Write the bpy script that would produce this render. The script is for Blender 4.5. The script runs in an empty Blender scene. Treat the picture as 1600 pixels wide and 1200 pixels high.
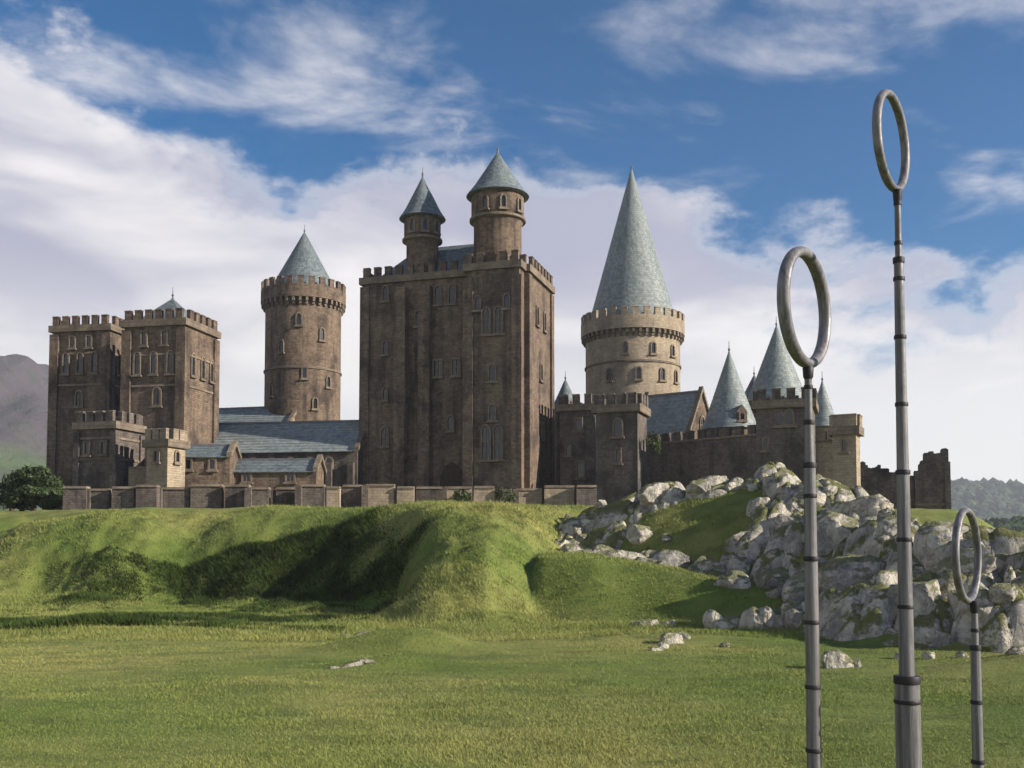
import bpy, bmesh, math, random
import numpy as np
from mathutils import Vector, Matrix, noise as mnoise

R = math.radians
scene = bpy.context.scene
col = scene.collection

# ------------------------------------------------------------------ camera
CAM_Z = 5.0
FPX = 1600.0          # focal length in pixels of the 1600 px wide photograph
PITCH = R(3.0)
HORIZON = 860.0       # row of the horizon
PRINC = HORIZON - FPX * math.tan(PITCH)
cam = bpy.data.cameras.new('camera')
cam.sensor_width = 36.0
cam.lens = 36.0
cam.shift_y = (PRINC - 600.0) / 1600.0
cam.clip_start = 0.1
cam.clip_end = 20000.0
camo = bpy.data.objects.new('camera', cam)
camo.location = (0, 0, CAM_Z)
camo.rotation_euler = (R(90) + PITCH, 0, 0)
col.objects.link(camo)
scene.camera = camo

def at(px, py, Y):
    """world point at depth Y that the photograph shows at (px, py)"""
    xr = (px - 800.0) / FPX
    yr = (PRINC - py) / FPX
    d = Vector((xr, math.cos(PITCH) - yr * math.sin(PITCH), math.sin(PITCH) + yr * math.cos(PITCH)))
    d *= Y / d.y
    return Vector((d.x, d.y, d.z + CAM_Z))
def X(px, Y): return at(px, 800, Y).x
def Z(py, Y): return at(800, py, Y).z

# ------------------------------------------------------------------ sun, sky, exposure
SUN_DIR = Vector((0.87, -0.28, 0.37)).normalized()
SUN_EL = math.asin(SUN_DIR.z)
SUN_ROT = math.atan2(SUN_DIR.x, SUN_DIR.y)
sl = bpy.data.lights.new('sun', 'SUN')
sl.energy = 5.0
sl.angle = R(0.5)
sl.color = (1.0, 0.90, 0.76)
so = bpy.data.objects.new('sun', sl)
so.rotation_euler = SUN_DIR.to_track_quat('Z', 'Y').to_euler()
col.objects.link(so)

scene.view_settings.view_transform = 'Standard'
scene.view_settings.look = 'None'
scene.view_settings.gamma = 1.0
scene.view_settings.exposure = 0.8
scene.view_settings.use_curve_mapping = False
scene.cycles.volume_bounces = 0
scene.cycles.max_bounces = 4
scene.cycles.diffuse_bounces = 3
scene.cycles.glossy_bounces = 2
scene.cycles.adaptive_threshold = 0.02
scene.cycles.use_denoising = True

world = bpy.data.worlds.new('World')
scene.world = world
world.use_nodes = True

class NT:
    """small helper to write node trees"""
    def __init__(s, tree):
        s.t = tree
        s.t.nodes.clear()
    def n(s, kind, **kw):
        nd = s.t.nodes.new(kind)
        for k, v in kw.items():
            setattr(nd, k, v)
        return nd
    def l(s, a, b): s.t.links.new(a, b)
    def put(s, sock, v):
        if isinstance(v, bpy.types.NodeSocket): s.l(v, sock)
        else: sock.default_value = v
    def math(s, op, a, b=None, c=None, clamp=False):
        nd = s.n('ShaderNodeMath', operation=op, use_clamp=clamp)
        s.put(nd.inputs[0], a)
        if b is not None: s.put(nd.inputs[1], b)
        if c is not None: s.put(nd.inputs[2], c)
        return nd.outputs[0]
    def vmath(s, op, a, b=None):
        nd = s.n('ShaderNodeVectorMath', operation=op)
        s.put(nd.inputs[0], a)
        if b is not None: s.put(nd.inputs[1], b)
        return nd.outputs[0] if op not in ('DOT_PRODUCT', 'LENGTH') else nd.outputs['Value']
    def noise(s, vec, scale, detail=4, rough=0.5, dist=0.0, lac=2.0):
        nd = s.n('ShaderNodeTexNoise')
        if vec is not None: s.l(vec, nd.inputs['Vector'])
        nd.inputs['Scale'].default_value = scale
        nd.inputs['Detail'].default_value = detail
        nd.inputs['Roughness'].default_value = rough
        nd.inputs['Lacunarity'].default_value = lac
        nd.inputs['Distortion'].default_value = dist
        return nd.outputs['Fac']
    def smooth(s, v, a, b, lo=0.0, hi=1.0):
        nd = s.n('ShaderNodeMapRange', interpolation_type='SMOOTHSTEP')
        s.put(nd.inputs['Value'], v)
        nd.inputs['From Min'].default_value = a; nd.inputs['From Max'].default_value = b
        nd.inputs['To Min'].default_value = lo; nd.inputs['To Max'].default_value = hi
        return nd.outputs['Result']
    def mix(s, f, a, b, blend='MIX'):
        nd = s.n('ShaderNodeMix', data_type='RGBA', blend_type=blend)
        s.put(nd.inputs['Factor'], f)
        s.put(nd.inputs['A'] if False else nd.inputs[6], a if isinstance(a, bpy.types.NodeSocket) else (*a, 1))
        s.put(nd.inputs[7], b if isinstance(b, bpy.types.NodeSocket) else (*b, 1))
        return nd.outputs[2]
    def mapping(s, vec, scale=(1, 1, 1), loc=(0, 0, 0)):
        nd = s.n('ShaderNodeMapping')
        s.l(vec, nd.inputs['Vector'])
        nd.inputs['Scale'].default_value = scale
        nd.inputs['Location'].default_value = loc
        return nd.outputs['Vector']

def build_world():
    w = NT(world.node_tree)
    out = w.n('ShaderNodeOutputWorld')
    sky = w.n('ShaderNodeTexSky', sky_type='NISHITA', sun_disc=False)
    sky.sun_elevation = SUN_EL
    sky.sun_rotation = SUN_ROT
    sky.altitude = 800
    sky.air_density = 1.0
    sky.dust_density = 0.2
    sky.ozone_density = 3.0
    bg = w.n('ShaderNodeBackground')
    hs = w.n('ShaderNodeHueSaturation')
    hs.inputs['Saturation'].default_value = 1.75
    w.l(sky.outputs[0], hs.inputs['Color'])
    w.l(hs.outputs[0], bg.inputs[0])
    bg.inputs[1].default_value = 0.064
    tc = w.n('ShaderNodeTexCoord')
    dirv = w.vmath('NORMALIZE', tc.outputs['Generated'])
    sep = w.n('ShaderNodeSeparateXYZ'); w.l(dirv, sep.inputs[0])
    x, y, z = sep.outputs
    # cloud layer seen in perspective: points on a high flat sheet
    den = w.math('ADD', w.math('MAXIMUM', z, 0.0), 0.22)
    px = w.math('DIVIDE', x, den); py = w.math('DIVIDE', y, den)
    cb = w.n('ShaderNodeCombineXYZ'); w.l(px, cb.inputs[0]); w.l(py, cb.inputs[1])
    sheet = cb.outputs[0]
    # heavy bank lying low in the sky and piling up to the west (left)
    lim = w.math('SUBTRACT', 0.345, w.math('ADD', z, w.math('MULTIPLY', x, 0.21)))
    n1 = w.noise(w.mapping(dirv, (1, 1, 1.7), (3.1, 0.4, 1.2)), 4.2, 10, 0.60, 0.15)
    bank = w.smooth(w.math('ADD', lim, w.math('MULTIPLY', w.math('SUBTRACT', n1, 0.5), 0.52)), -0.02, 0.06)
    # thin broken cloud higher up
    n2 = w.noise(w.mapping(sheet, (1.0, 1.25, 1), (0.3, 2.35, 0)), 2.3, 8, 0.58, 0.35)
    wisp = w.math('MULTIPLY', w.smooth(n2, 0.475, 0.73), 0.8)
    cover = w.math('MAXIMUM', bank, wisp)
    # cloud body tone: grey-lilac folds and bright tops
    n3 = w.noise(w.mapping(dirv, (1, 1, 2.6), (0.2, 5.0, 2.0)), 3.6, 7, 0.5, 0.5)
    tone = w.smooth(n3, 0.36, 0.66)
    edge = w.smooth(bank, 1.0, 0.35)
    lowb = w.smooth(z, 0.28, 0.06)
    tone = w.math('MAXIMUM', w.math('MAXIMUM', tone, w.math('MULTIPLY', edge, 0.9)), w.math('MULTIPLY', lowb, 0.9))
    ccol = w.mix(tone, (0.40, 0.41, 0.52), (0.86, 0.83, 0.83))
    ccol = w.mix(w.math('MULTIPLY', lowb, 0.7), ccol, (0.90, 0.90, 0.86))
    cbg = w.n('ShaderNodeBackground'); w.l(ccol, cbg.inputs[0]); cbg.inputs[1].default_value = 0.68
    ms = w.n('ShaderNodeMixShader')
    w.l(cover, ms.inputs[0]); w.l(bg.outputs[0], ms.inputs[1]); w.l(cbg.outputs[0], ms.inputs[2])
    w.l(ms.outputs[0], out.inputs['Surface'])
build_world()

# ------------------------------------------------------------------ tags and meshes
def tag(o, label=None, cat=None, group=None, kind=None):
    if label: o['label'] = label
    if cat: o['category'] = cat
    if group: o['group'] = group
    if kind: o['kind'] = kind
    return o
def link(o, parent=None):
    col.objects.link(o)
    if parent is not None: o.parent = parent
    return o
def empty(name, loc, rz=0.0):
    o = bpy.data.objects.new(name, None)
    o.location = loc; o.rotation_euler = (0, 0, rz); o.empty_display_size = 0.5
    return link(o)
def inst(name, mesh, parent=None, loc=(0, 0, 0), rot=(0, 0, 0), scale=(1, 1, 1)):
    o = bpy.data.objects.new(name, mesh)
    o.location = loc; o.rotation_euler = rot; o.scale = scale
    return link(o, parent)

class MB:
    """collects polygons with uv in metres"""
    def __init__(s):
        s.v = []; s.f = []; s.uv = []; s.sm = []
    def poly(s, pts, uvs, smooth=False):
        b = len(s.v)
        s.v += [tuple(p) for p in pts]
        s.f.append(tuple(range(b, b + len(pts))))
        s.uv += list(uvs); s.sm.append(smooth)
    def quad_auto(s, pts, smooth=False):
        p = [Vector(q) for q in pts]
        n = (p[1] - p[0]).cross(p[2] - p[0])
        if n.length < 1e-9: n = Vector((0, 0, 1))
        n.normalize()
        if abs(n.z) > 0.85: uv = [(q.x, q.y) for q in p]
        else:
            t = Vector((-n.y, n.x, 0)).normalized()
            b = n.cross(t)
            uv = [(q.dot(t), q.dot(b)) for q in p]
        s.poly(p, uv, smooth)
    def box(s, x0, x1, y0, y1, z0, z1, taper=0.0, M=None):
        t = taper
        c = [(x0, y0, z0), (x1, y0, z0), (x1, y1, z0), (x0, y1, z0),
             (x0 + t, y0 + t, z1), (x1 - t, y0 + t, z1), (x1 - t, y1 - t, z1), (x0 + t, y1 - t, z1)]
        if M is not None: c = [M @ Vector(q) for q in c]
        for f in ((0, 1, 5, 4), (1, 2, 6, 5), (2, 3, 7, 6), (3, 0, 4, 7), (4, 5, 6, 7), (3, 2, 1, 0)):
            s.quad_auto([c[i] for i in f])
    def lathe(s, prof, seg=48, cx=0.0, cy=0.0, smooth=True, cap=True, jit=0.0, seed=0):
        rnd = random.Random(seed)
        jr = [1 + rnd.uniform(-jit, jit) for _ in range(seg)]
        L = [0.0]
        for (r0, z0), (r1, z1) in zip(prof, prof[1:]):
            L.append(L[-1] + math.hypot(r1 - r0, z1 - z0))
        rm = max(p[0] for p in prof)
        P = lambda r, z, k: (cx + r * jr[k % seg] * math.cos(2 * math.pi * k / seg), cy + r * jr[k % seg] * math.sin(2 * math.pi * k / seg), z)
        for i in range(len(prof) - 1):
            (r0, z0), (r1, z1) = prof[i], prof[i + 1]
            for k in range(seg):
                u0 = rm * 2 * math.pi * k / seg; u1 = rm * 2 * math.pi * (k + 1) / seg
                if r1 < 1e-4:
                    s.poly([P(r0, z0, k), P(r0, z0, k + 1), P(r1, z1, k)], [(u0, L[i]), (u1, L[i]), (u0, L[i + 1])], smooth)
                else:
                    s.poly([P(r0, z0, k), P(r0, z0, k + 1), P(r1, z1, k + 1), P(r1, z1, k)],
                           [(u0, L[i]), (u1, L[i]), (u1, L[i + 1]), (u0, L[i + 1])], smooth)
        if cap and prof[-1][0] > 1e-3:
            r, z = prof[-1]
            p = [P(r, z, k) for k in range(seg)]
            s.poly(p, [(q[0], q[1]) for q in p])
    def prism(s, outline, y0, y1, M=None):
        """outline in x,z counter-clockwise seen from -y, extruded y0..y1"""
        n = len(outline)
        A = [Vector((x, y0, z)) for x, z in outline]; B = [Vector((x, y1, z)) for x, z in outline]
        if M is not None: A = [M @ q for q in A]; B = [M @ q for q in B]
        s.poly(A, [(x, z) for x, z in outline])
        s.poly(B[::-1], [(x, z) for x, z in outline][::-1])
        for i in range(n):
            j = (i + 1) % n
            s.quad_auto([A[j], A[i], B[i], B[j]])
    def mesh(s, name, mat):
        me = bpy.data.meshes.new(name)
        me.from_pydata(s.v, [], s.f)
        uvl = me.uv_layers.new(name='UVMap')
        uvl.data.foreach_set('uv', np.array(s.uv, dtype=np.float32).ravel())
        me.polygons.foreach_set('use_smooth', s.sm)
        if mat: me.materials.append(mat)
        if any(s.sm):
            bm = bmesh.new(); bm.from_mesh(me)
            bmesh.ops.remove_doubles(bm, verts=bm.verts, dist=0.0005)
            for e in bm.edges:
                if len(e.link_faces) == 2 and e.calc_face_angle(0) > R(35): e.smooth = False
            bm.to_mesh(me); bm.free()
        me.update()
        return me
    def build(s, name, mat, parent=None):
        return link(bpy.data.objects.new(name, s.mesh(name, mat)), parent)

# ------------------------------------------------------------------ materials
def new_mat(name):
    m = bpy.data.materials.new(name)
    m.use_nodes = True
    t = NT(m.node_tree)
    out = t.n('ShaderNodeOutputMaterial')
    p = t.n('ShaderNodeBsdfPrincipled')
    t.l(p.outputs[0], out.inputs['Surface'])
    p.inputs['Roughness'].default_value = 0.9
    p.inputs['Specular IOR Level'].default_value = 0.25
    return m, t, p
def bump(t, p, h, strength=0.5, dist=0.1):
    b = t.n('ShaderNodeBump')
    b.inputs['Strength'].default_value = strength
    b.inputs['Distance'].default_value = dist
    t.l(h, b.inputs['Height']); t.l(b.outputs[0], p.inputs['Normal'])

def stone_mat(name, a, b, dark, bw=0.62, bh=0.30, seed=0.0, stain=0.75):
    m, t, p = new_mat(name)
    tc = t.n('ShaderNodeTexCoord'); geo = t.n('ShaderNodeNewGeometry')
    uv = tc.outputs['UV']
    wob = t.noise(geo.outputs['Position'], 1.3, 3)
    wv = t.n('ShaderNodeCombineXYZ')
    t.l(t.math('MULTIPLY', t.math('SUBTRACT', wob, 0.5), 0.16), wv.inputs[0]); t.l(t.math('MULTIPLY', t.math('SUBTRACT', wob, 0.5), -0.12), wv.inputs[1])
    uv2 = t.vmath('ADD', uv, wv.outputs[0])
    br = t.n('ShaderNodeTexBrick')
    t.l(uv2, br.inputs['Vector'])
    br.inputs['Color1'].default_value = (0, 0, 0, 1); br.inputs['Color2'].default_value = (1, 1, 1, 1); br.inputs['Mortar'].default_value = (0.5, 0.5, 0.5, 1)
    br.inputs['Scale'].default_value = 1.0
    br.inputs['Mortar Size'].default_value = 0.03
    br.inputs['Mortar Smooth'].default_value = 0.3
    br.inputs['Brick Width'].default_value = bw
    br.inputs['Row Height'].default_value = bh
    pos = t.mapping(geo.outputs['Position'], (1, 1, 1), (seed, seed * 2, 0))
    big = t.noise(pos, 0.22, 7, 0.66)
    streak = t.noise(t.mapping(geo.outputs['Position'], (1.0, 1.0, 0.09), (seed, 0, 0)), 0.9, 5, 0.6)
    fine = t.noise(pos, 2.4, 5, 0.65)
    sepc = t.n('ShaderNodeSeparateColor'); t.l(br.outputs['Color'], sepc.inputs[0])
    f = t.math('ADD', t.math('MULTIPLY', sepc.outputs[0], 0.26), t.math('MULTIPLY', fine, 0.85))
    c = t.mix(t.smooth(f, 0.2, 0.85), a, b)
    c = t.mix(t.math('MULTIPLY', t.smooth(streak, 0.42, 0.72), stain), c, dark)
    c = t.mix(t.math('MULTIPLY', t.smooth(big, 0.46, 0.66), stain), c, dark)
    c = t.mix(t.smooth(t.noise(pos, 0.42, 6, 0.7), 0.5, 0.7, 0, 0.4), c, tuple(min(1, x * y) for x, y in zip(b, (1.25, 1.22, 1.2))))
    c = t.mix(t.math('MULTIPLY', br.outputs['Fac'], 0.28), c, tuple(x * 0.6 for x in dark))
    t.l(c, p.inputs['Base Color'])
    h = t.math('ADD', t.math('MULTIPLY', br.outputs['Fac'], -1.0), t.math('MULTIPLY', fine, 1.2))
    bump(t, p, h, 0.7, 0.07)
    return m

def slate_mat(name, a, b, bw=0.5, bh=0.45):
    m, t, p = new_mat(name)
    tc = t.n('ShaderNodeTexCoord'); geo = t.n('ShaderNodeNewGeometry')
    br = t.n('ShaderNodeTexBrick')
    t.l(tc.outputs['UV'], br.inputs['Vector'])
    br.inputs['Color1'].default_value = (0, 0, 0, 1); br.inputs['Color2'].default_value = (1, 1, 1, 1); br.inputs['Mortar'].default_value = (0.4, 0.4, 0.4, 1)
    br.inputs['Scale'].default_value = 1.0; br.inputs['Mortar Size'].default_value = 0.02
    br.inputs['Brick Width'].default_value = bw; br.inputs['Row Height'].default_value = bh
    sepc = t.n('ShaderNodeSeparateColor'); t.l(br.outputs['Color'], sepc.inputs[0])
    big = t.noise(t.mapping(geo.outputs['Position'], (1, 1, 0.3)), 0.5, 6, 0.62)
    f = t.math('ADD', t.math('MULTIPLY', sepc.outputs[0], 0.4), t.math('MULTIPLY', big, 0.8))
    c = t.mix(t.smooth(f, 0.25, 0.95), a, b)
    c = t.mix(t.math('MULTIPLY', t.smooth(big, 0.56, 0.72), 0.5), c, (0.13, 0.13, 0.09))
    c = t.mix(t.math('MULTIPLY', br.outputs['Fac'], 0.5), c, tuple(x * 0.4 for x in a))
    t.l(c, p.inputs['Base Color'])
    p.inputs['Roughness'].default_value = 0.62
    p.inputs['Specular IOR Level'].default_value = 0.4
    bump(t, p, t.math('ADD', t.math('MULTIPLY', br.outputs['Fac'], -1.0), t.math('MULTIPLY', big, 0.8)), 0.8, 0.08)
    return m

def rock_mat(name, mossy):
    m, t, p = new_mat(name)
    geo = t.n('ShaderNodeNewGeometry')
    oi = t.n('ShaderNodeObjectInfo')
    off = t.n('ShaderNodeCombineXYZ'); t.l(t.math('MULTIPLY', oi.outputs['Random'], 40.0), off.inputs[0])
    pos = t.vmath('ADD', geo.outputs['Position'], off.outputs[0])
    n1 = t.noise(pos, 0.7, 8, 0.65, 0.4)
    n2 = t.noise(pos, 4.5, 6, 0.7)
    cr = t.n('ShaderNodeTexVoronoi', feature='DISTANCE_TO_EDGE')
    warp = t.noise(pos, 1.2, 4, 0.6)
    wv = t.n('ShaderNodeCombineXYZ')
    for i in range(3): t.l(t.math('MULTIPLY', warp, 1.6 + 0.5 * i), wv.inputs[i])
    t.l(t.vmath('ADD', t.mapping(pos, (1, 1, 0.55)), wv.outputs[0]), cr.inputs['Vector']); cr.inputs['Scale'].default_value = 0.95
    crack = t.smooth(cr.outputs['Distance'], 0.0, 0.055)
    c = t.mix(t.smooth(n1, 0.30, 0.62), (0.22, 0.21, 0.19), (0.62, 0.57, 0.48))
    c = t.mix(t.smooth(t.noise(pos, 0.28, 5, 0.6), 0.48, 0.68, 0, 0.5), c, (0.17, 0.165, 0.155))
    c = t.mix(t.smooth(n2, 0.52, 0.72, 0, 0.5), c, (0.12, 0.115, 0.105))
    c = t.mix(t.smooth(t.noise(pos, 1.9, 5, 0.7), 0.58, 0.68, 0, 0.5), c, (0.62, 0.59, 0.53))
    c = t.mix(t.math('MULTIPLY', t.math('SUBTRACT', 1.0, crack), 0.22), c, (0.06, 0.058, 0.05))
    # moss and turf that has taken hold on the flatter tops
    sepn = t.n('ShaderNodeSeparateXYZ'); t.l(geo.outputs['Normal'], sepn.inputs[0])
    mo = t.smooth(t.math('ADD', sepn.outputs[2], t.math('MULTIPLY', t.math('SUBTRACT', t.noise(pos, 0.6, 7, 0.68), 0.5), 2.3)), 0.52, 0.72, 0, mossy)
    mc = t.mix(n2, (0.070, 0.098, 0.018), (0.185, 0.175, 0.045))
    if name == 'crag_rock':
        at_ = t.n('ShaderNodeAttribute', attribute_name='turf')
        mo = t.math('MAXIMUM', mo, t.smooth(t.math('ADD', at_.outputs['Fac'], t.math('MULTIPLY', t.math('SUBTRACT', n1, 0.5), 1.2)), 0.42, 0.58))
    c = t.mix(mo, c, mc)
    t.l(c, p.inputs['Base Color'])
    h = t.math('ADD', t.math('ADD', t.math('MULTIPLY', n1, 2.2), t.math('MULTIPLY', n2, 0.55)), t.math('MULTIPLY', crack, 0.25))
    bump(t, p, h, 0.9, 0.35)
    return m

def grass_ground_mat():
    m, t, p = new_mat('turf')
    geo = t.n('ShaderNodeNewGeometry')
    pos = geo.outputs['Position']
    big = t.noise(pos, 0.055, 5, 0.55, 0.3)
    mid = t.noise(t.mapping(pos, (0.55, 1.4, 1)), 0.5, 6, 0.6, 0.3)
    fine = t.noise(pos, 5.0, 5, 0.7)
    c = t.mix(t.smooth(big, 0.35, 0.65), (0.100, 0.155, 0.025), (0.24, 0.24, 0.07))
    c = t.mix(t.smooth(mid, 0.42, 0.70, 0, 0.6), c, (0.045, 0.078, 0.015))
    c = t.mix(t.smooth(fine, 0.45, 0.75, 0, 0.5), c, (0.17, 0.165, 0.05))
    t.l(c, p.inputs['Base Color'])
    bump(t, p, t.math('ADD', fine, t.math('MULTIPLY', mid, 1.5)), 0.8, 0.12)
    return m

def blade_mat():
    m, t, p = new_mat('grass_blade')
    geo = t.n('ShaderNodeNewGeometry')
    pos = geo.outputs['Position']
    big = t.noise(pos, 0.055, 5, 0.55, 0.3)
    mid = t.noise(t.mapping(pos, (0.55, 1.4, 1)), 0.5, 6, 0.6, 0.3)
    rp = t.n('ShaderNodeAttribute', attribute_name='tint')
    c = t.mix(t.smooth(big, 0.35, 0.65), (0.120, 0.185, 0.030), (0.285, 0.285, 0.085))
    c = t.mix(t.smooth(mid, 0.44, 0.70, 0, 0.5), c, (0.07, 0.12, 0.02))
    c = t.mix(t.math('MULTIPLY', rp.outputs['Fac'], 0.5), c, (0.27, 0.265, 0.08))
    t.l(c, p.inputs['Base Color'])
    p.inputs['Roughness'].default_value = 0.7
    p.inputs['Transmission Weight'].default_value = 0.0
    return m

def plain_mat(name, colr, rough=0.8, vary=0.25, scale=2.0, metal=0.0, bmp=0.0, spec=0.3):
    m, t, p = new_mat(name)
    geo = t.n('ShaderNodeNewGeometry')
    n = t.noise(geo.outputs['Position'], scale, 6, 0.65)
    c = t.mix(t.smooth(n, 0.3, 0.7), tuple(x * (1 - vary) for x in colr), tuple(min(1, x * (1 + vary)) for x in colr))
    t.l(c, p.inputs['Base Color'])
    p.inputs['Roughness'].default_value = rough
    p.inputs['Metallic'].default_value = metal
    p.inputs['Specular IOR Level'].default_value = spec
    if bmp: bump(t, p, n, bmp, 0.05)
    return m

def pole_mat(name, colr, rough):
    m, t, p = new_mat(name)
    geo = t.n('ShaderNodeNewGeometry'); pos = geo.outputs['Position']
    st = t.noise(t.mapping(pos, (9, 9, 0.35)), 1.6, 7, 0.65)
    bl = t.noise(pos, 3.1, 7, 0.68)
    c = t.mix(t.smooth(st, 0.3, 0.7), tuple(x * 0.55 for x in colr), tuple(x * 1.45 for x in colr))
    c = t.mix(t.smooth(bl, 0.58, 0.72, 0, 0.45), c, (0.07, 0.055, 0.045))
    c = t.mix(t.smooth(t.noise(pos, 9.0, 6, 0.7), 0.60, 0.72, 0, 0.35), c, (0.30, 0.29, 0.29))
    t.l(c, p.inputs['Base Color'])
    t.l(t.smooth(bl, 0.3, 0.7, rough - 0.15, rough + 0.2), p.inputs['Roughness'])
    p.inputs['Metallic'].default_value = 0.15
    p.inputs['Specular IOR Level'].default_value = 0.5
    bump(t, p, t.math('ADD', st, bl), 0.5, 0.02)
    return m

M = {
    'stone': stone_mat('weathered_brown_stone', (0.092, 0.066, 0.050), (0.245, 0.182, 0.130), (0.038, 0.029, 0.028)),
    'pale_stone': stone_mat('pale_sandstone', (0.24, 0.19, 0.14), (0.42, 0.345, 0.25), (0.115, 0.092, 0.075), seed=7.0, stain=0.4),
    'grey_stone': stone_mat('grey_rubble_stone', (0.080, 0.066, 0.060), (0.19, 0.158, 0.132), (0.040, 0.035, 0.034), 0.5, 0.26, 13.0),
    'trim': stone_mat('dressed_trim_stone', (0.125, 0.097, 0.073), (0.25, 0.20, 0.15), (0.065, 0.053, 0.043), 1.2, 0.5, 3.0, 0.4),
    'slate': slate_mat('blue_grey_slate', (0.075, 0.098, 0.112), (0.19, 0.225, 0.235)),
    'slate_pale': slate_mat('pale_green_grey_slate', (0.13, 0.16, 0.165), (0.28, 0.315, 0.31)),
    'glass': plain_mat('dark_window_glass', (0.018, 0.02, 0.024), 0.15, 0.3, 1.0, spec=0.5),
    'wood': plain_mat('dark_oak', (0.045, 0.032, 0.022), 0.8, 0.4, 3.0),
    'lead': plain_mat('dull_lead', (0.14, 0.145, 0.15), 0.5, 0.2, 2.0, 0.3),
    'rock': rock_mat('boulder_rock', 0.75),
    'crag': rock_mat('crag_rock', 0.9),
    'turf': grass_ground_mat(),
    'blade': blade_mat(),
    'pole': pole_mat('weathered_grey_pole', (0.130, 0.125, 0.130), 0.5),
    'band': plain_mat('blackened_iron_band', (0.035, 0.032, 0.036), 0.55, 0.3, 5.0, 0.5),
    'ring': pole_mat('weathered_grey_ring', (0.150, 0.142, 0.148), 0.45),
    'shade_blade': plain_mat('shade_grass_blade', (0.040, 0.066, 0.011), 0.8, 0.6, 0.45),  # dark rough grass; part of the bank's shade is put into this colour
    'leaf': plain_mat('dark_leaf', (0.032, 0.052, 0.013), 0.6, 0.5, 0.9),
    'ivy': plain_mat('ivy_leaf', (0.045, 0.07, 0.018), 0.6, 0.5, 0.9),
    'bark': plain_mat('brown_bark', (0.07, 0.05, 0.035), 0.95, 0.3, 4.0, bmp=0.6),
}

# ------------------------------------------------------------------ terrain functions (numpy)
def hash2(ix, iy, seed):
    h = (ix * 374761393 + iy * 668265263 + seed * 974634777) & 0xFFFFFFFF
    h = ((h ^ (h >> 13)) * 1274126177) & 0xFFFFFFFF
    return ((h ^ (h >> 16)) & 0xFFFFFF) / float(0x1000000)
def vnoise(x, y, seed=0):
    ix = np.floor(x).astype(np.int64); iy = np.floor(y).astype(np.int64)
    fx = x - ix; fy = y - iy
    fx = fx * fx * fx * (fx * (fx * 6 - 15) + 10); fy = fy * fy * fy * (fy * (fy * 6 - 15) + 10)
    a = hash2(ix, iy, seed); b = hash2(ix + 1, iy, seed); c = hash2(ix, iy + 1, seed); d = hash2(ix + 1, iy + 1, seed)
    return (a * (1 - fx) + b * fx) * (1 - fy) + (c * (1 - fx) + d * fx) * fy
def fbm(x, y, oct=4, seed=0, gain=0.5):
    s = 0; a = 1.0; n = 0
    for i in range(oct):
        s = s + a * (vnoise(x, y, seed + i * 17) - 0.5); n += a
        x = x * 2.03 + 11.3; y = y * 2.03 - 7.1; a *= gain
    return s / n * 2
def ridged(x, y, oct=4, seed=0):
    s = 0; a = 1.0; n = 0
    for i in range(oct):
        s = s + a * (1 - np.abs(vnoise(x, y, seed + i * 31) * 2 - 1)); n += a
        x = x * 2.1 + 3.7; y = y * 2.1 + 9.2; a *= 0.5
    return s / n
def cells(x, y, seed=0):
    ix = np.floor(x).astype(np.int64); iy = np.floor(y).astype(np.int64)
    f1 = np.full(x.shape, 9.0); f2 = np.full(x.shape, 9.0); idv = np.zeros(x.shape)
    for dx in (-1, 0, 1):
        for dy in (-1, 0, 1):
            jx = ix + dx; jy = iy + dy
            d = np.hypot(jx + 0.1 + 0.8 * hash2(jx, jy, seed) - x, jy + 0.1 + 0.8 * hash2(jx, jy, seed + 5) - y)
            near = d < f1
            f2 = np.where(near, f1, np.minimum(f2, d))
            idv = np.where(near, hash2(jx, jy, seed + 9), idv)
            f1 = np.where(near, d, f1)
    return f1, f2, idv
def sst(t):
    t = np.clip(t, 0, 1)
    return t * t * (3 - 2 * t)
def smax(a, b, k):
    h = np.clip(0.5 + 0.5 * (a - b) / k, 0, 1)
    return b * (1 - h) + a * h + k * h * (1 - h)

FOOT = np.array([(-90, 100), (-55, 88), (-41, 83), (-28, 77), (-16.5, 71), (-9.4, 64.5), (-5, 59.5), (-2.0, 60), (0.5, 64), (2.5, 70), (5, 78), (9, 87), (14, 90), (40, 96), (80, 100)], float)
PROF = np.array([(-90, 1.1), (-40, 0.75), (-34, 1.15), (-30, 1.7), (-14, 2.0), (-10, 1.6), (-6, 1.0), (-2, 0.9), (1, 0.95), (10, 1.0), (80, 1.0)], float)
WID = np.array([(-90, 26), (-41, 26), (-28, 27), (-16, 30), (-9, 31), (-4, 33), (0, 31), (4, 24), (9, 16), (80, 16)], float)
# backbone of the rocky hill: x, y, crest height, half width
SPINE = [(8, 93, 8.2, 10), (15, 90, 10.0, 12), (21, 87, 10.6, 13), (23.5, 81, 9.2, 11.0), (25.5, 72, 5.6, 10.0), (25.0, 63, 4.6, 9.0), (26.0, 56.5, 4.0, 9.6), (34, 56, 3.6, 9.6)]

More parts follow.
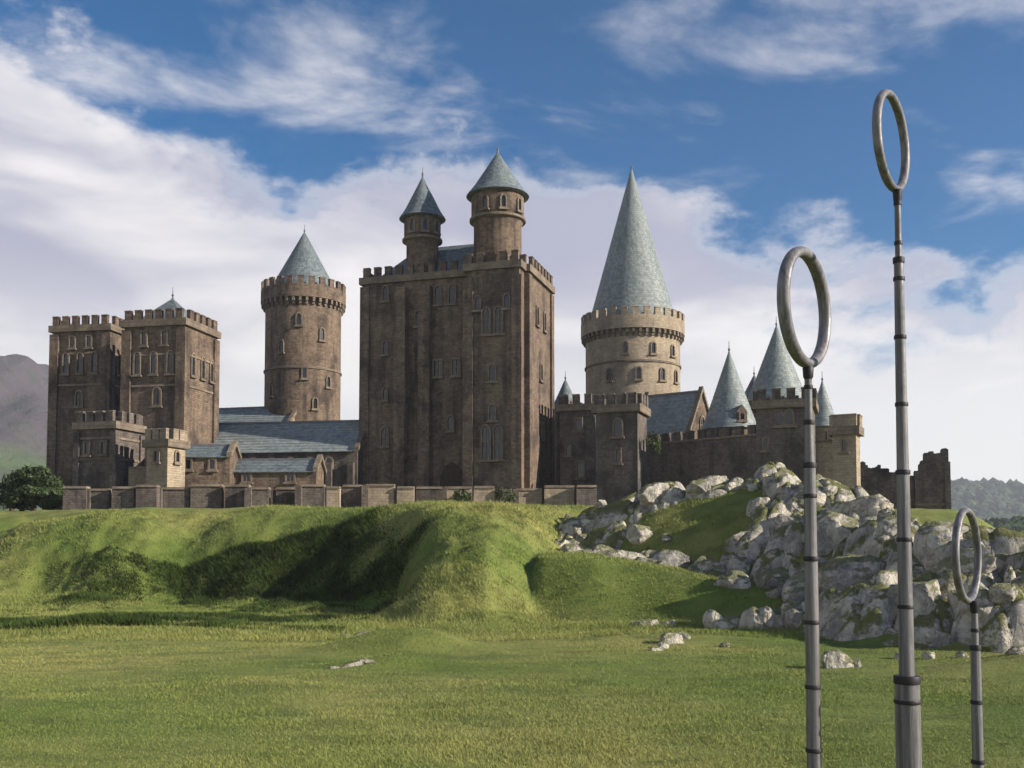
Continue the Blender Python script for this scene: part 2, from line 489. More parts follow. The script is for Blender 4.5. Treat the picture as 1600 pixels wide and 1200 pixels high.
def hill(x, y):
    best = np.full(x.shape, -5.0)
    for (x0, y0, h0, w0), (x1, y1, h1, w1) in zip(SPINE, SPINE[1:]):
        dx, dy = x1 - x0, y1 - y0
        t = np.clip(((x - x0) * dx + (y - y0) * dy) / (dx * dx + dy * dy), 0, 1)
        d = np.hypot(x - (x0 + t * dx), y - (y0 + t * dy))
        h = h0 + (h1 - h0) * t; w = w0 + (w1 - w0) * t
        best = np.maximum(best, (h + 0.6) * (1 - sst(d / (w * 1.32))) - 0.6)
    return best + 0.5 * fbm(x / 6, y / 6, 3, 71) * sst((best + 0.5) / 2)
def base(x, y):
    """grass ground without the rocky hill"""
    z = 0.35 * fbm(x / 15, y / 15, 3, 3) + 0.10 * fbm(x / 3, y / 3, 3, 9)
    xw = x + 2.0 * fbm(x / 14, y / 14, 3, 21)
    yw = y + 3.0 * fbm(x / 11, y / 11, 3, 41)
    yf = np.interp(xw, FOOT[:, 0], FOOT[:, 1]); pr = np.interp(xw, PROF[:, 0], PROF[:, 1]); wd = np.interp(xw, WID[:, 0], WID[:, 1])
    t = np.clip((yw - yf) / wd, 0, 1)
    s = sst(t ** pr)
    top = 9.1 + 0.018 * np.clip(y - 90, 0, 60)
    rough = (1.3 * fbm(x / 7.5, y / 6.0, 4, 77) + 0.55 * (ridged(x / 4.2, y / 2.6, 3, 87) - 0.55) + 0.22 * fbm(x / 0.9, y / 0.9, 2, 97)) * np.sin(np.pi * np.clip(t * 0.97 + 0.015, 0, 1)) ** 0.6
    m = top * s + rough
    for (cx, cy, al, ar, b_, dep) in ((-11.5, 79, 12, 2.8, 9.0, 4.4), (-28, 86, 10, 3.0, 8.5, 4.0), (-41, 92, 8, 3, 7, 2.6)):
        ex = np.where(xw < cx, (xw - cx) / al, (xw - cx) / ar)
        m = m - dep * np.exp(-ex ** 2 * np.abs(ex) ** 0.6 - ((y - cy) / b_) ** 2) * sst(s * 2.2)
    # plateau drops away to the right of the castle
    m = m * (1 - sst((x - 0.40 * np.clip(y, 90, 400) - 3) / 18.0))
    z = z + m
    # grassy ramp in front of the rocks
    yr = np.interp(x, [-2, 1.6, 6, 12, 17, 22], [76, 69.5, 68, 66.5, 63, 60])
    zt = np.interp(x, [-2, 1.6, 6, 12, 17, 22, 30], [3.0, 4.3, 4.1, 3.2, 2.0, 1.3, 0.3]) + 0.05 * (y - yr)
    rmp = zt * sst((yw * 0.3 + y * 0.7 - yr) / np.interp(x, [0, 8, 17], [5.5, 6.0, 5.0])) * sst((x + 0.6) / 3.0)
    z = smax(z, rmp, 0.8)
    # low swells in the meadow
    for (cx, cy, h, a, b) in ((-5.0, 48.0, 1.1, 3.6, 1.7), (-4.5, 41.8, 0.5, 2.6, 0.9), (9, 55, 0.5, 6, 2.5), (24, 41, 0.9, 6, 3.0), (-22, 60, 0.7, 9, 4)):
        z = z + h * np.exp(-(((x - cx) / a) ** 2 + ((y - cy) / b) ** 2))
    # long fall of the land beyond
    z = z - 26 * sst((y - 230) / 400.0) - 8 * sst((np.abs(x) - 90) / 200) 
    return z
def turf_bias(x, y):
    """1 where the hill is grown over with turf, 0 where rock is bare"""
    g = 0.80 * np.exp(-(((x - 14.5) / 4.4) ** 2 + ((y - 83.5) / 4.2) ** 2))
    g = np.maximum(g, 0.75 * np.exp(-(((x - 21) / 2.6) ** 2 + ((y - 64.5) / 4) ** 2)))
    g = np.maximum(g, 0.7 * np.exp(-(((x - 30) / 3) ** 2 + ((y - 72) / 8) ** 2)))
    return np.clip(g + 0.62 * fbm(x / 4, y / 4, 4, 61) + 0.12, 0, 1)
def crag(x, y):
    h = hill(x, y)
    wx = x + 1.3 * fbm(x / 5, y / 5, 3, 101); wy = y + 1.3 * fbm(x / 5, y / 5, 3, 131)
    f1, f2, i1 = cells(wx / 5.2, wy / 6.5, 7)
    g1, g2, i2 = cells(wx / 2.1 + 5, wy / 2.7, 15)
    k1, k2, i3 = cells(wx / 0.8, wy / 0.9 + 3, 25)
    b = 2.3 * (0.3 + i1) * (1 - np.clip(f1 / 0.8, 0, 1) ** 2.6) - 0.8 * np.exp(-((f2 - f1) / 0.09) ** 2)
    b = b + 0.75 * (0.1 + i2) * (1 - np.clip(g1 / 0.8, 0, 1) ** 2.4) - 0.30 * np.exp(-((g2 - g1) / 0.08) ** 2)
    b = b + 0.10 * i3 * (1 - np.clip(k1 / 0.8, 0, 1) ** 2) - 0.05 * np.exp(-((k2 - k1) / 0.12) ** 2)
    b = b + 0.40 * (ridged(x / 3.2, y / 3.2, 5, 201) - 0.5)
    tb = turf_bias(x, y)
    amp = sst((h + 0.75) / 1.5)
    return h - 0.55 + b * amp * (1 - 0.5 * sst((tb - 0.3) / 0.4)) - 1.5 * sst((tb - 0.22) / 0.45)
def ground(x, y):
    b = base(x, y)
    return smax(b, hill(x, y) - 0.05 + 0.25 * fbm(x / 2.2, y / 2.2, 3, 81), 0.5)

# ------------------------------------------------------------------ ground sheet
def grid_mesh(name, xs, ys, zf, mat, smooth=True, attr=None):
    XX, YY = np.meshgrid(xs, ys)
    ZZ = zf(XX, YY)
    nv = XX.size
    co = np.stack([XX.ravel(), YY.ravel(), ZZ.ravel()], 1).astype(np.float32)
    nx, ny = len(xs), len(ys)
    idx = np.arange(nv).reshape(ny, nx)
    q = np.stack([idx[:-1, :-1], idx[:-1, 1:], idx[1:, 1:], idx[1:, :-1]], -1).reshape(-1, 4)
    me = bpy.data.meshes.new(name)
    me.vertices.add(nv); me.vertices.foreach_set('co', co.ravel())
    me.loops.add(q.size); me.loops.foreach_set('vertex_index', q.ravel().astype(np.int32))
    me.polygons.add(len(q)); me.polygons.foreach_set('loop_start', np.arange(0, q.size, 4, dtype=np.int32))
    me.polygons.foreach_set('use_smooth', np.full(len(q), smooth))
    me.update(calc_edges=True)
    if attr:
        a = me.attributes.new(attr[0], 'FLOAT', 'POINT')
        a.data.foreach_set('value', attr[1](XX, YY).ravel().astype(np.float32))
    me.materials.append(mat)
    return me
def spread(lo, a, b, hi, step, g=1.12):
    mid = list(np.arange(a, b + 1e-6, step))
    up = []; s = step; v = mid[-1]
    while v < hi: s *= g; v += s; up.append(v)
    dn = []; s = step; v = mid[0]
    while v > lo: s *= g; v -= s; dn.append(v)
    return np.array(dn[::-1] + mid + up)
xs = spread(-6000, -52, 42, 6000, 0.34)
ys = spread(-400, 16, 112, 7000, 0.34)
g = inst('ground', grid_mesh('ground', xs, ys, ground, M['turf']))
tag(g, 'green meadow rising to a grassy bank below the castle', kind='structure')

# rocky hill: a crag of bare rock with turf pockets, and boulders as its pieces
hill_root = empty('rock_hill', (0, 0, 0))
tag(hill_root, 'pale craggy rock hill with turf pockets rising on the right below the castle', 'rock hill')
inst('crag', grid_mesh('crag', np.arange(1, 42, 0.15), np.arange(38, 104, 0.17), crag, M['crag'], True, ('turf', turf_bias)), hill_root)

def rock_mesh(name, seed, sub=4, flat=1.0, cuts=16):
    rnd = random.Random(seed)
    bm = bmesh.new()
    bmesh.ops.create_icosphere(bm, subdivisions=sub, radius=1.0)
    pl = []
    for _ in range(cuts):
        n = Vector((rnd.gauss(0, 1), rnd.gauss(0, 1), rnd.gauss(0, 0.8))).normalized()
        pl.append((n, rnd.uniform(0.52, 0.88)))
    off = Vector((seed * 3.7, seed * 1.3, seed * 2.1))
    for v in bm.verts:
        p = v.co.copy()
        for n, d in pl:
            e = p.dot(n) - d
            if e > 0: p -= n * e * 0.93
        q = p * 1.6 + off
        k = mnoise.fractal(q, 1.0, 2.1, 5) * 0.10
        k += (mnoise.ridged_multi_fractal(p * 2.4 + off, 0.9, 2.1, 5, 1.0, 2.0) - 1.0) * 0.06
        p *= 1 + k
        v.co = Vector((p.x, p.y, p.z * flat))
    me = bpy.data.meshes.new(name)
    bm.to_mesh(me); bm.free()
    me.polygons.foreach_set('use_smooth', [True] * len(me.polygons))
    me.materials.append(M['rock'])
    return me
ROCKS = [rock_mesh('boulder', s, 5, 1.0, 14 + s) for s in range(1, 8)]

def cz(x, y): return float(crag(np.array([x], float), np.array([y], float))[0])
def gz(x, y): return float(ground(np.array([x], float), np.array([y], float))[0])
def top(x, y): return max(cz(x, y), gz(x, y))

rnd = random.Random(5)
# the big rocks one can tell apart: x, y, half sizes, turn
BIG = [(21.3, 62.5, 2.9, 2.2, 2.0, 0.3), (17.6, 61.8, 1.7, 1.4, 1.1, 0.9),          # pale block above the turf, by the near pole
       (21.0, 53.8, 2.2, 2.0, 2.3, 1.4), (22.9, 50.2, 1.5, 1.5, 2.2, 0.4), (20.2, 50.3, 1.6, 1.4, 1.2, 2.0),
       (24.5, 55.5, 2.0, 2.4, 2.2, 0.2), (25.8, 50.5, 2.1, 2.0, 2.2, 2.4), (25.2, 60.0, 2.4, 2.2, 2.4, 1.0),
       (22.8, 72.5, 2.6, 2.2, 2.2, 0.6), (25.4, 74.0, 2.4, 2.6, 1.5, 1.7), (23.6, 80.2, 2.4, 2.2, 1.9, 0.1),
       (20.6, 77.5, 1.9, 1.7, 1.8, 2.2), (18.5, 72.2, 2.0, 1.6, 1.5, 0.8), (22.0, 84.0, 2.8, 2.0, 2.0, 1.2),
       (17.2, 88.2, 2.3, 1.7, 1.3, 0.3), (12.0, 79.0, 2.1, 1.6, 1.5, 2.7), (8.7, 80.3, 2.6, 1.5, 1.2, 0.1),
       (14.2, 77.0, 1.6, 1.4, 1.4, 0.5), (10.6, 86.0, 1.9, 1.5, 1.2, 1.0), (6.3, 81.5, 1.6, 1.1, 0.8, 0.4),
       (16.6, 76.0, 1.6, 1.3, 1.4, 1.9), (12.5, 88.5, 1.8, 1.3, 1.1, 0.5), (7.4, 84.5, 1.4, 1.1, 0.9, 1.4), (13.3, 80.6, 1.3, 1.0, 0.9, 0.9), (10.4, 78.4, 1.5, 1.1, 1.0, 2.1), (23.3, 52.0, 1.9, 1.7, 2.1, 0.9), (28.5, 50.5, 2.2, 1.9, 1.9, 0.5), (18.6, 57.5, 1.8, 1.5, 1.5, 1.2), (19.4, 66.5, 2.0, 1.7, 1.6, 0.3), (15.0, 69.5, 1.5, 1.2, 1.1, 0.2), (19.6, 81.6, 1.2, 1.1, 1.9, 0.0)]
for k, (x, y, a, b, c, r) in enumerate(BIG):
    inst('boulder', ROCKS[k % 7], hill_root, (x, y, top(x, y) - c * 0.25), (rnd.uniform(-0.25, 0.25), rnd.uniform(-0.25, 0.25), r), (a, b, c))
n = 0
while n < 150:
    x = rnd.uniform(3, 34); y = rnd.uniform(46, 95)
    hh = float(hill(np.array([x]), np.array([y]))[0])
    if hh < 0.4: continue
    if float(turf_bias(np.array([x]), np.array([y]))[0]) > 0.5 and rnd.random() < 0.75: continue
    s = rnd.choice((0.45, 0.6, 0.8, 1.0, 1.3))
    inst('boulder', ROCKS[rnd.randrange(7)], hill_root, (x, y, top(x, y) - s * 0.30), (rnd.uniform(-0.5, 0.5), rnd.uniform(-0.5, 0.5), rnd.uniform(0, 6.28)),
         (s * rnd.uniform(0.8, 1.3), s * rnd.uniform(0.8, 1.2), s * rnd.uniform(0.6, 1.0)))
    n += 1

def outcrop(label, stones, group=None):
    x0, y0 = stones[0][0], stones[0][1]
    r = empty('rock_outcrop', (x0, y0, top(x0, y0)))
    tag(r, label, 'rock')
    for k, (x, y, a, b, c, t) in enumerate(stones):
        inst('stone', ROCKS[(k * 3 + int(abs(x) * 7)) % 7], r, (x - x0, y - y0, top(x, y) - top(x0, y0) + c * 0.10), (rnd.uniform(-0.3, 0.3), rnd.uniform(-0.3, 0.3), t), (a, b, c))
outcrop('long pale rock ledge at the foot of the grassy ramp beside the near pole',
        [(12.6 + 0.85 * k + rnd.uniform(-0.2, 0.2), 62.6 - 0.35 * k + rnd.uniform(-0.4, 0.4), rnd.uniform(1.0, 1.5), rnd.uniform(0.7, 1.0), rnd.uniform(1.0, 1.5), rnd.uniform(0, 3)) for k in range(7)])
outcrop('flat grey rock lying left of the long pale ledge', [(8.6, 65.2, 1.1, 0.7, 0.55, 0.2), (9.9, 64.8, 0.7, 0.6, 0.45, 1.0), (7.8, 65.6, 0.5, 0.4, 0.3, 2.0)])
outcrop('broken pale stones spilling onto the grass below the ledge', [(8.1, 52.0, 0.7, 0.55, 0.5, 0.4), (7.3, 49.6, 0.45, 0.35, 0.35, 1.0), (8.8, 53.2, 0.5, 0.5, 0.35, 2.0), (6.7, 47.9, 0.5, 0.3, 0.22, 0.6), (10.5, 50.8, 0.35, 0.3, 0.2, 0.1)])
outcrop('lone round lichen-covered boulder standing in the grass right of the near pole', [(13.25, 42.3, 0.85, 0.7, 0.62, 0.7), (13.95, 42.2, 0.45, 0.45, 0.4, 1.7)])
outcrop('small pale rocks at the foot of the grassy bank, in its shade', [(-8.2, 56.2, 0.8, 0.5, 0.32, 0.2), (-7.2, 56.6, 0.7, 0.5, 0.5, 1.2), (-9.2, 56.0, 0.6, 0.4, 0.22, 2.2), (-6.6, 56.0, 0.4, 0.4, 0.3, 0.2)])
outcrop('flat sliver of pale rock in the open meadow', [(-6.4, 41.0, 0.75, 0.22, 0.16, 0.25), (-5.7, 41.15, 0.45, 0.2, 0.14, 0.1), (-7.0, 40.8, 0.35, 0.15, 0.1, 0.6)])
outcrop('small tumbled stones at the foot of the rock hill between the two right poles', [(17.6, 46.5, 0.55, 0.4, 0.4, 0.3), (18.6, 46.0, 0.4, 0.4, 0.3, 1.0), (16.6, 56.5, 0.7, 0.5, 0.5, 1.3), (19.9, 45.6, 0.3, 0.3, 0.25, 0.2)])
outcrop('grassy stone slab near the right edge of the meadow', [(20.9, 42.0, 1.1, 0.6, 0.35, 0.3), (22.2, 41.6, 0.8, 0.5, 0.3, 1.1)])

# ------------------------------------------------------------------ far country
def far_mesh(name, x0, x1, y0, y1, nx, ny, zf, mat, label):
    o = inst(name, grid_mesh(name, np.linspace(x0, x1, nx), np.linspace(y0, y1, ny), zf, mat))
    tag(o, label, kind='structure')
def hill_mat(name, cols, sc):
    m, t, p = new_mat(name)
    geo = t.n('ShaderNodeNewGeometry')
    a = t.noise(geo.outputs['Position'], sc, 8, 0.62, 0.6)
    b = t.noise(geo.outputs['Position'], sc * 6, 6, 0.65, 0.3)
    sp = t.n('ShaderNodeSeparateXYZ'); t.l(geo.outputs['Position'], sp.inputs[0])
    hgt = t.smooth(t.math('ADD', sp.outputs[2], t.math('MULTIPLY', t.math('SUBTRACT', a, 0.5), 260.0)), cols[3][0], cols[3][1])
    c = t.mix(hgt, cols[0], cols[1])
    c = t.mix(t.smooth(b, 0.48, 0.66, 0, 0.65), c, cols[2])
    t.l(c, p.inputs['Base Color'])
    bump(t, p, t.math('ADD', a, b), 0.8, 14.0)
    return m
M['moor'] = hill_mat('heather_moor', ((0.075, 0.115, 0.035), (0.075, 0.060, 0.068), (0.035, 0.055, 0.025), (60, 190)), 0.006)
M['woodland'] = hill_mat('far_woodland', ((0.035, 0.06, 0.025), (0.05, 0.08, 0.035), (0.085, 0.11, 0.045), (30, 130)), 0.008)
def mountain(x, y):
    r = 265 - 0.62 * (x + 680) - 0.00009 * (x + 680) ** 2
    r = np.clip(r, -60, 330)
    s = np.exp(-((y - 1700) / np.where(y < 1700, 620, 500)) ** 2)
    return r * s - 30 + s * (60 * (ridged(x / 300, y / 420, 6, 301) - 0.5) + 26 * fbm(x / 60, y / 80, 4, 331))
far_mesh('mountain', -2400, -120, 700, 2600, 260, 200, mountain, M['moor'], 'hazy purple and green mountain slope behind the castle on the left')
def far_hill(x, y):
    s = np.exp(-((y - 2500) / 560) ** 2)
    h = 178 + 26 * fbm(x / 420, y / 600, 3, 411) + 18 * fbm(x / 90, y / 110, 4, 431)
    return (h + 0.0 * x) * s * sst((x - 380) / 450) - 34
far_mesh('far_hill', 350, 3200, 1400, 3200, 220, 150, far_hill, M['woodland'], 'blue hazy wooded hill on the horizon at far right')
def near_hill(x, y):
    s = np.exp(-((y - 560) / 120) ** 2)
    h = 20 + 14 * sst((x - 230) / 120) + 7 * fbm(x / 70, y / 70, 3, 511)
    return (h + 30) * s * sst((x - 170) / 90) - 36
far_mesh('wooded_slope', 160, 900, 330, 860, 150, 120, near_hill, M['woodland'], 'darker wooded slope behind the rocks at far right')
def wood(name, label, zf, x0, x1, y0, y1, count, smin, smax, seed):
    """a far-off wood: thousands of rough crowns in one mesh"""
    rr = np.random.RandomState(seed)
    bm = bmesh.new(); bmesh.ops.create_icosphere(bm, subdivisions=1, radius=1.0)
    bv = np.array([v.co[:] for v in bm.verts]); bf = np.array([[v.index for v in f.verts] for f in bm.faces]); bm.free()
    x = rr.uniform(x0, x1, count); y = rr.uniform(y0, y1, count); z = zf(x, y)
    s = rr.uniform(smin, smax, count)
    V = bv[None] * (s[:, None, None] * rr.uniform(0.75, 1.3, (count, len(bv), 1))) * np.array([1, 1, 1.15])
    V = V + np.stack([x, y, z + s * 0.5], 1)[:, None, :]
    F = (bf[None] + (np.arange(count) * len(bv))[:, None, None]).reshape(-1, 3)
    me = bpy.data.meshes.new(name)
    me.from_pydata(V.reshape(-1, 3).tolist(), [], F.tolist())
    me.materials.append(M['wood_crown'])
    tag(inst(name, me), label, kind='stuff')
M['wood_crown'] = plain_mat('far_wood_foliage', (0.04, 0.065, 0.025), 0.9, 0.5, 0.05)
wood('far_wood', 'far-off wood covering the hazy hill at right', far_hill, 850, 1900, 1800, 2550, 5000, 7, 14, 3)
wood('wood', 'dark wood on the nearer slope at far right', near_hill, 200, 420, 430, 600, 2600, 2.2, 4.5, 4)

# ------------------------------------------------------------------ castle kit
_wcache = {}
def window_meshes(w, h, style):
    key = (w, h, style)
    if key in _wcache: return _wcache[key]
    def outline(hw, z0, z1):
        pts = [(-hw, z0), (hw, z0)]
        if style == 'square': return pts + [(hw, z1), (-hw, z1)]
        sp = z1 - hw * 1.3
        for k in range(0, 6): a = k / 5; pts.append((hw * math.cos(a * math.pi / 2), sp + (z1 - sp) * math.sin(a * math.pi / 2)))
        for k in range(4, -1, -1): a = k / 5; pts.append((-hw * math.cos(a * math.pi / 2), sp + (z1 - sp) * math.sin(a * math.pi / 2)))
        return pts
    o = outline(w / 2 + 0.22, -0.18, h + 0.25); i = outline(w / 2, 0, h)
    mb = MB()
    n = len(o); P = -0.22; B = 0.05
    for k in range(n):
        j = (k + 1) % n
        mb.quad_auto([(o[k][0], P, o[k][1]), (o[j][0], P, o[j][1]), (i[j][0], P, i[j][1]), (i[k][0], P, i[k][1])])
        mb.quad_auto([(o[j][0], P, o[j][1]), (o[k][0], P, o[k][1]), (o[k][0], B, o[k][1]), (o[j][0], B, o[j][1])])
        mb.quad_auto([(i[k][0], P, i[k][1]), (i[j][0], P, i[j][1]), (i[j][0], B, i[j][1]), (i[k][0], B, i[k][1])])
    mb.box(-w / 2 - 0.4, w / 2 + 0.4, -0.38, 0.05, -0.42, -0.183)
    if w > 0.9: mb.box(-0.07, 0.07, -0.13, 0.04, 0.0, h - 0.02)
    if h > 2.5 and w > 0.9: mb.box(-w / 2 + 0.002, w / 2 - 0.002, -0.11, 0.04, h * 0.52, h * 0.52 + 0.12)
    pane = MB()
    ins = outline(w / 2 - 0.003, 0.003, h - 0.003)
    pane.prism(ins, -0.03, 0.045)
    _wcache[key] = (mb.mesh('window', M['trim']), pane.mesh('pane', M['glass']))
    return _wcache[key]
def window(parent, loc, rz, w, h, style='arch'):
    f, p = window_meshes(w, h, style)
    o = inst('window', f, parent, loc, (0, 0, rz))
    inst('pane', p, o)
    return o
_mcache = {}
def merlon_mesh(w, d, h, mat):
    key = (round(w, 2), round(d, 2), round(h, 2), mat)
    if key not in _mcache:
        mb = MB()
        mb.box(-w / 2, w / 2, -d / 2, d / 2, 0, h)
        mb.box(-w / 2 - 0.06, w / 2 + 0.06, -d / 2 - 0.06, d / 2 + 0.06, h + 0.001, h + 0.16, 0.05)
        _mcache[key] = mb.mesh('merlon', M[mat])
    return _mcache[key]
def merlons_line(parent, a, b, z, mat, step=1.75, w=1.0, d=0.55, h=1.25, rnd_=None):
    a = Vector(a); b = Vector(b); L = (b - a).length
    n = max(2, round(L / step)); ang = math.atan2(b.y - a.y, b.x - a.x)
    for k in range(n):
        t = (k + 0.5) / n
        p = a.lerp(b, t)
        inst('merlon', merlon_mesh(w, d, h, mat), parent, (p.x, p.y, z), (0, 0, ang))
def slate_profile(r0, z0, r1, z1, course=0.55, lip=0.10, flare=0.0):
    n = max(3, int(math.hypot(r0 - r1, z1 - z0) / course))
    pts = [(r0 - 0.35, z0 - 0.15), (r0, z0 - 0.12)]
    for k in range(n):
        t0 = k / n; t1 = (k + 1) / n
        fl = lambda t: flare * max(0.0, 1 - t / 0.25) ** 2
        ra = r0 + (r1 - r0) * t0 + fl(t0); rb = r0 + (r1 - r0) * t1 + fl(t1)
        pts.append((ra, z0 + (z1 - z0) * t0)); pts.append((rb + lip * (1 - t1), z0 + (z1 - z0) * t1 - 0.005))
    pts[-1] = (0.0, z1)
    return pts
def finial(parent, z, r=0.16, h=1.6):
    mb = MB()
    mb.lathe([(r * 1.5, z - 0.5), (r, z), (r * 0.5, z + 0.2), (r * 1.2, z + 0.45), (r * 0.4, z + 0.7), (r * 0.25, z + h), (0, z + h + 0.1)], 10)
    return mb.build('finial', M['lead'], parent)

def square_tower(label, u, Y, w, dp, ztop, rz=0.0, z0=6.0, mat='stone', wins=(), courses=(), buttress=True, merl=True, roof=None, name='square_tower', step=1.75, cat='tower', batter=0.5):
    r = empty(name, (X(u, Y), Y, z0), rz)
    tag(r, label, cat)
    H_ = ztop - z0; hw, hd = w / 2, dp / 2
    mb = MB(); mb.box(-hw, hw, -hd, hd, 0, H_)
    mb.build('wall', M[mat], r)
    if batter:
        mb = MB(); mb.box(-hw - batter, hw + batter, -hd - batter, hd + batter, 0, min(6.5, H_ * 0.3), batter - 0.03); mb.build('plinth', M[mat], r)
    for zc in courses:
        mb = MB(); mb.box(-hw - 0.16, hw + 0.16, -hd - 0.16, hd + 0.16, zc - z0, zc - z0 + 0.32, 0.05); mb.build('string_course', M['trim'], r)
    if buttress:
        bw = min(1.5, w * 0.16)
        for sx in (-1, 1):
            for sy in (-1, 1):
                mb = MB()
                x0 = sx * hw - (0.34 if sx < 0 else bw - 0.34); y0 = sy * hd - (0.34 if sy < 0 else bw - 0.34)
                mb.box(x0, x0 + bw, y0, y0 + bw, 0.01, H_ - 0.9, 0.03)
                mb.build('corner_buttress', M[mat], r)
    if merl:
        mb = MB()
        mb.box(-hw - 0.45, hw + 0.45, -hd - 0.45, hd + 0.45, H_ - 0.55, H_ + 0.45, 0.0)
        mb.build('parapet', M['trim'], r)
        zt = H_ + 0.452; e = 0.12
        merlons_line(r, (-hw - e, -hd - e, 0), (hw + e, -hd - e, 0), zt, mat, step)
        merlons_line(r, (hw + e - 0.003, -hd + 0.5, 0), (hw + e - 0.003, hd - 0.5, 0), zt, mat, step)
        merlons_line(r, (-hw - e + 0.003, -hd + 0.5, 0), (-hw - e + 0.003, hd - 0.5, 0), zt, mat, step)
        merlons_line(r, (-hw - e, hd + e, 0), (hw + e, hd + e, 0), zt, mat, step)
    if roof:
        mb = MB(); rz0 = H_ + 0.46; rh = roof
        a, b = hw - 0.9, hd - 0.9
        c = [(-a, -b, rz0), (a, -b, rz0), (a, b, rz0), (-a, b, rz0)]
        for k in range(4): mb.quad_auto([c[k], c[(k + 1) % 4], (0, 0, rz0 + rh)])
        mb.build('roof', M['slate'], r); finial(r, rz0 + rh)
    for (face, off, z, ww, hh, st) in wins:
        if face == 'F': window(r, (off, -hd, z - z0), 0, ww, hh, st)
        elif face == 'R': window(r, (hw, off, z - z0), R(90), ww, hh, st)
        elif face == 'L': window(r, (-hw, off, z - z0), R(-90), ww, hh, st)
    return r

def round_tower(label, u, Y, rad, ztop, zapex, z0=6.0, mat='stone', parapet=True, wins=(), courses=(), slate='slate', name='round_tower', over=0.5, corbels=True, seg=56):
    r = empty(name, (X(u, Y), Y, z0))
    tag(r, label, 'tower')
    H_ = ztop - z0
    mb = MB()
    mb.lathe([(rad + 0.7, 0), (rad + 0.05, 6), (rad, 7), (rad, H_)], seg)
    mb.build('wall', M[mat], r)
    for zc in courses:
        mb = MB(); q = zc - z0
        mb.lathe([(rad - 0.1, q - 0.05), (rad + 0.2, q), (rad + 0.22, q + 0.3), (rad - 0.1, q + 0.42)], seg, cap=False); mb.build('string_course', M['trim'], r)
    if parapet:
        mb = MB()
        nC = int(2 * math.pi * rad / 1.1)
        for k in range(nC):
            a = 2 * math.pi * k / nC
            Mx = Matrix.Translation((0, 0, H_ - 3.2)) @ Matrix.Rotation(a, 4, 'Z')
            mb.box(rad - 0.1, rad + 0.75, -0.22, 0.22, 0.5, 1.25, 0.0, Mx)
            mb.box(rad - 0.1, rad + 0.40, -0.22, 0.22, 0.0, 0.499, 0.0, Mx)
        o = mb.build('corbel_course', M['trim'], r); tag(o, kind='stuff')
        mb = MB()
        rp = rad + 0.85
        mb.lathe([(rad - 0.05, H_ - 1.96), (rp, H_ - 1.95), (rp, H_ + 0.4), (rp - 0.7, H_ + 0.4), (rp - 0.7, H_ - 0.4)], seg)
        mb.build('parapet', M[mat], r)
        nM = int(2 * math.pi * rp / 2.0)
        for k in range(nM):
            a = 2 * math.pi * (k + 0.5) / nM
            inst('merlon', merlon_mesh(1.05, 0.5, 1.3, mat), r, ((rp - 0.32) * math.cos(a), (rp - 0.32) * math.sin(a), H_ + 0.403), (0, 0, a + math.pi / 2))
        mb = MB(); mb.lathe(slate_profile(rad - 0.5, H_ + 0.2, 0.05, zapex - z0), seg)
    else:
        if corbels:
            mb = MB(); mb.lathe([(rad - 0.05, H_ - 1.1), (rad + 0.3, H_ - 0.6), (rad + 0.32, H_ - 0.05), (rad - 0.05, H_ + 0.05)], seg, cap=False); mb.build('cornice', M['trim'], r)
        mb = MB(); mb.lathe(slate_profile(rad + over, H_, 0.05, zapex - z0, flare=0.25), seg)
    mb.build('roof', M[slate], r)
    finial(r, zapex - z0 - 0.3)
    for (ang, z, ww, hh, st) in wins:      # angle 0 faces the camera, positive to the right
        a = R(-90 + ang)
        window(r, ((rad - 0.02) * math.cos(a), (rad - 0.02) * math.sin(a), z - z0), a + R(90), ww, hh, st)
    return r

# ------------------------------------------------------------------ castle
D = 160
square_tower('square battlemented tower at the far left end of the castle', 147, D, 9.6, 9.0, Z(522, D), R(-10), wins=[
    ('F', -2.4, Z(590, D), 0.8, 3.0, 'arch'), ('F', 0.0, Z(590, D), 0.8, 3.0, 'arch'), ('F', 2.4, Z(590, D), 0.8, 3.0, 'arch'),
    ('F', 0.0, Z(640, D), 1.0, 2.2, 'arch'), ('F', -1.4, Z(551, D), 0.7, 1.6, 'square'), ('F', 1.4, Z(551, D), 0.7, 1.6, 'square'),
    ('R', -2.0, Z(590, D), 0.8, 3.0, 'arch'), ('R', 1.5, Z(590, D), 0.8, 3.0, 'arch')], courses=(Z(562, D), Z(610, D)))
D = 149
square_tower('square battlemented tower with low slate pyramid roof, second from the left end', 264, D, 9.4, 9.4, Z(515, D), R(-12), wins=[
    ('F', -2.6, Z(592, D), 0.8, 3.0, 'arch'), ('F', 0.0, Z(592, D), 0.8, 3.0, 'arch'), ('F', 2.6, Z(592, D), 0.8, 3.0, 'arch'),
    ('F', 0.6, Z(640, D), 1.1, 2.4, 'arch'), ('F', -1.6, Z(548, D), 0.7, 1.8, 'square'), ('F', 1.6, Z(548, D), 0.7, 1.8, 'square'),
    ('R', -2.4, Z(592, D), 0.8, 3.0, 'arch'), ('R', 0.4, Z(592, D), 0.8, 3.0, 'arch'), ('R', 3.0, Z(592, D), 0.8, 3.0, 'arch')],
    courses=(Z(565, D), Z(612, D)), roof=4.2)
square_tower('low square gatehouse block with battlements in front of the left towers', 169, 138, 6.0, 5.6, Z(668, 138), R(-16), mat='grey_stone', wins=[
    ('F', -1.3, Z(712, 138), 0.7, 1.5, 'square'), ('F', 1.3, Z(712, 138), 0.7, 1.5, 'square')], courses=(Z(690, 138), Z(722, 138)), name='gatehouse', cat='gatehouse', step=1.5)
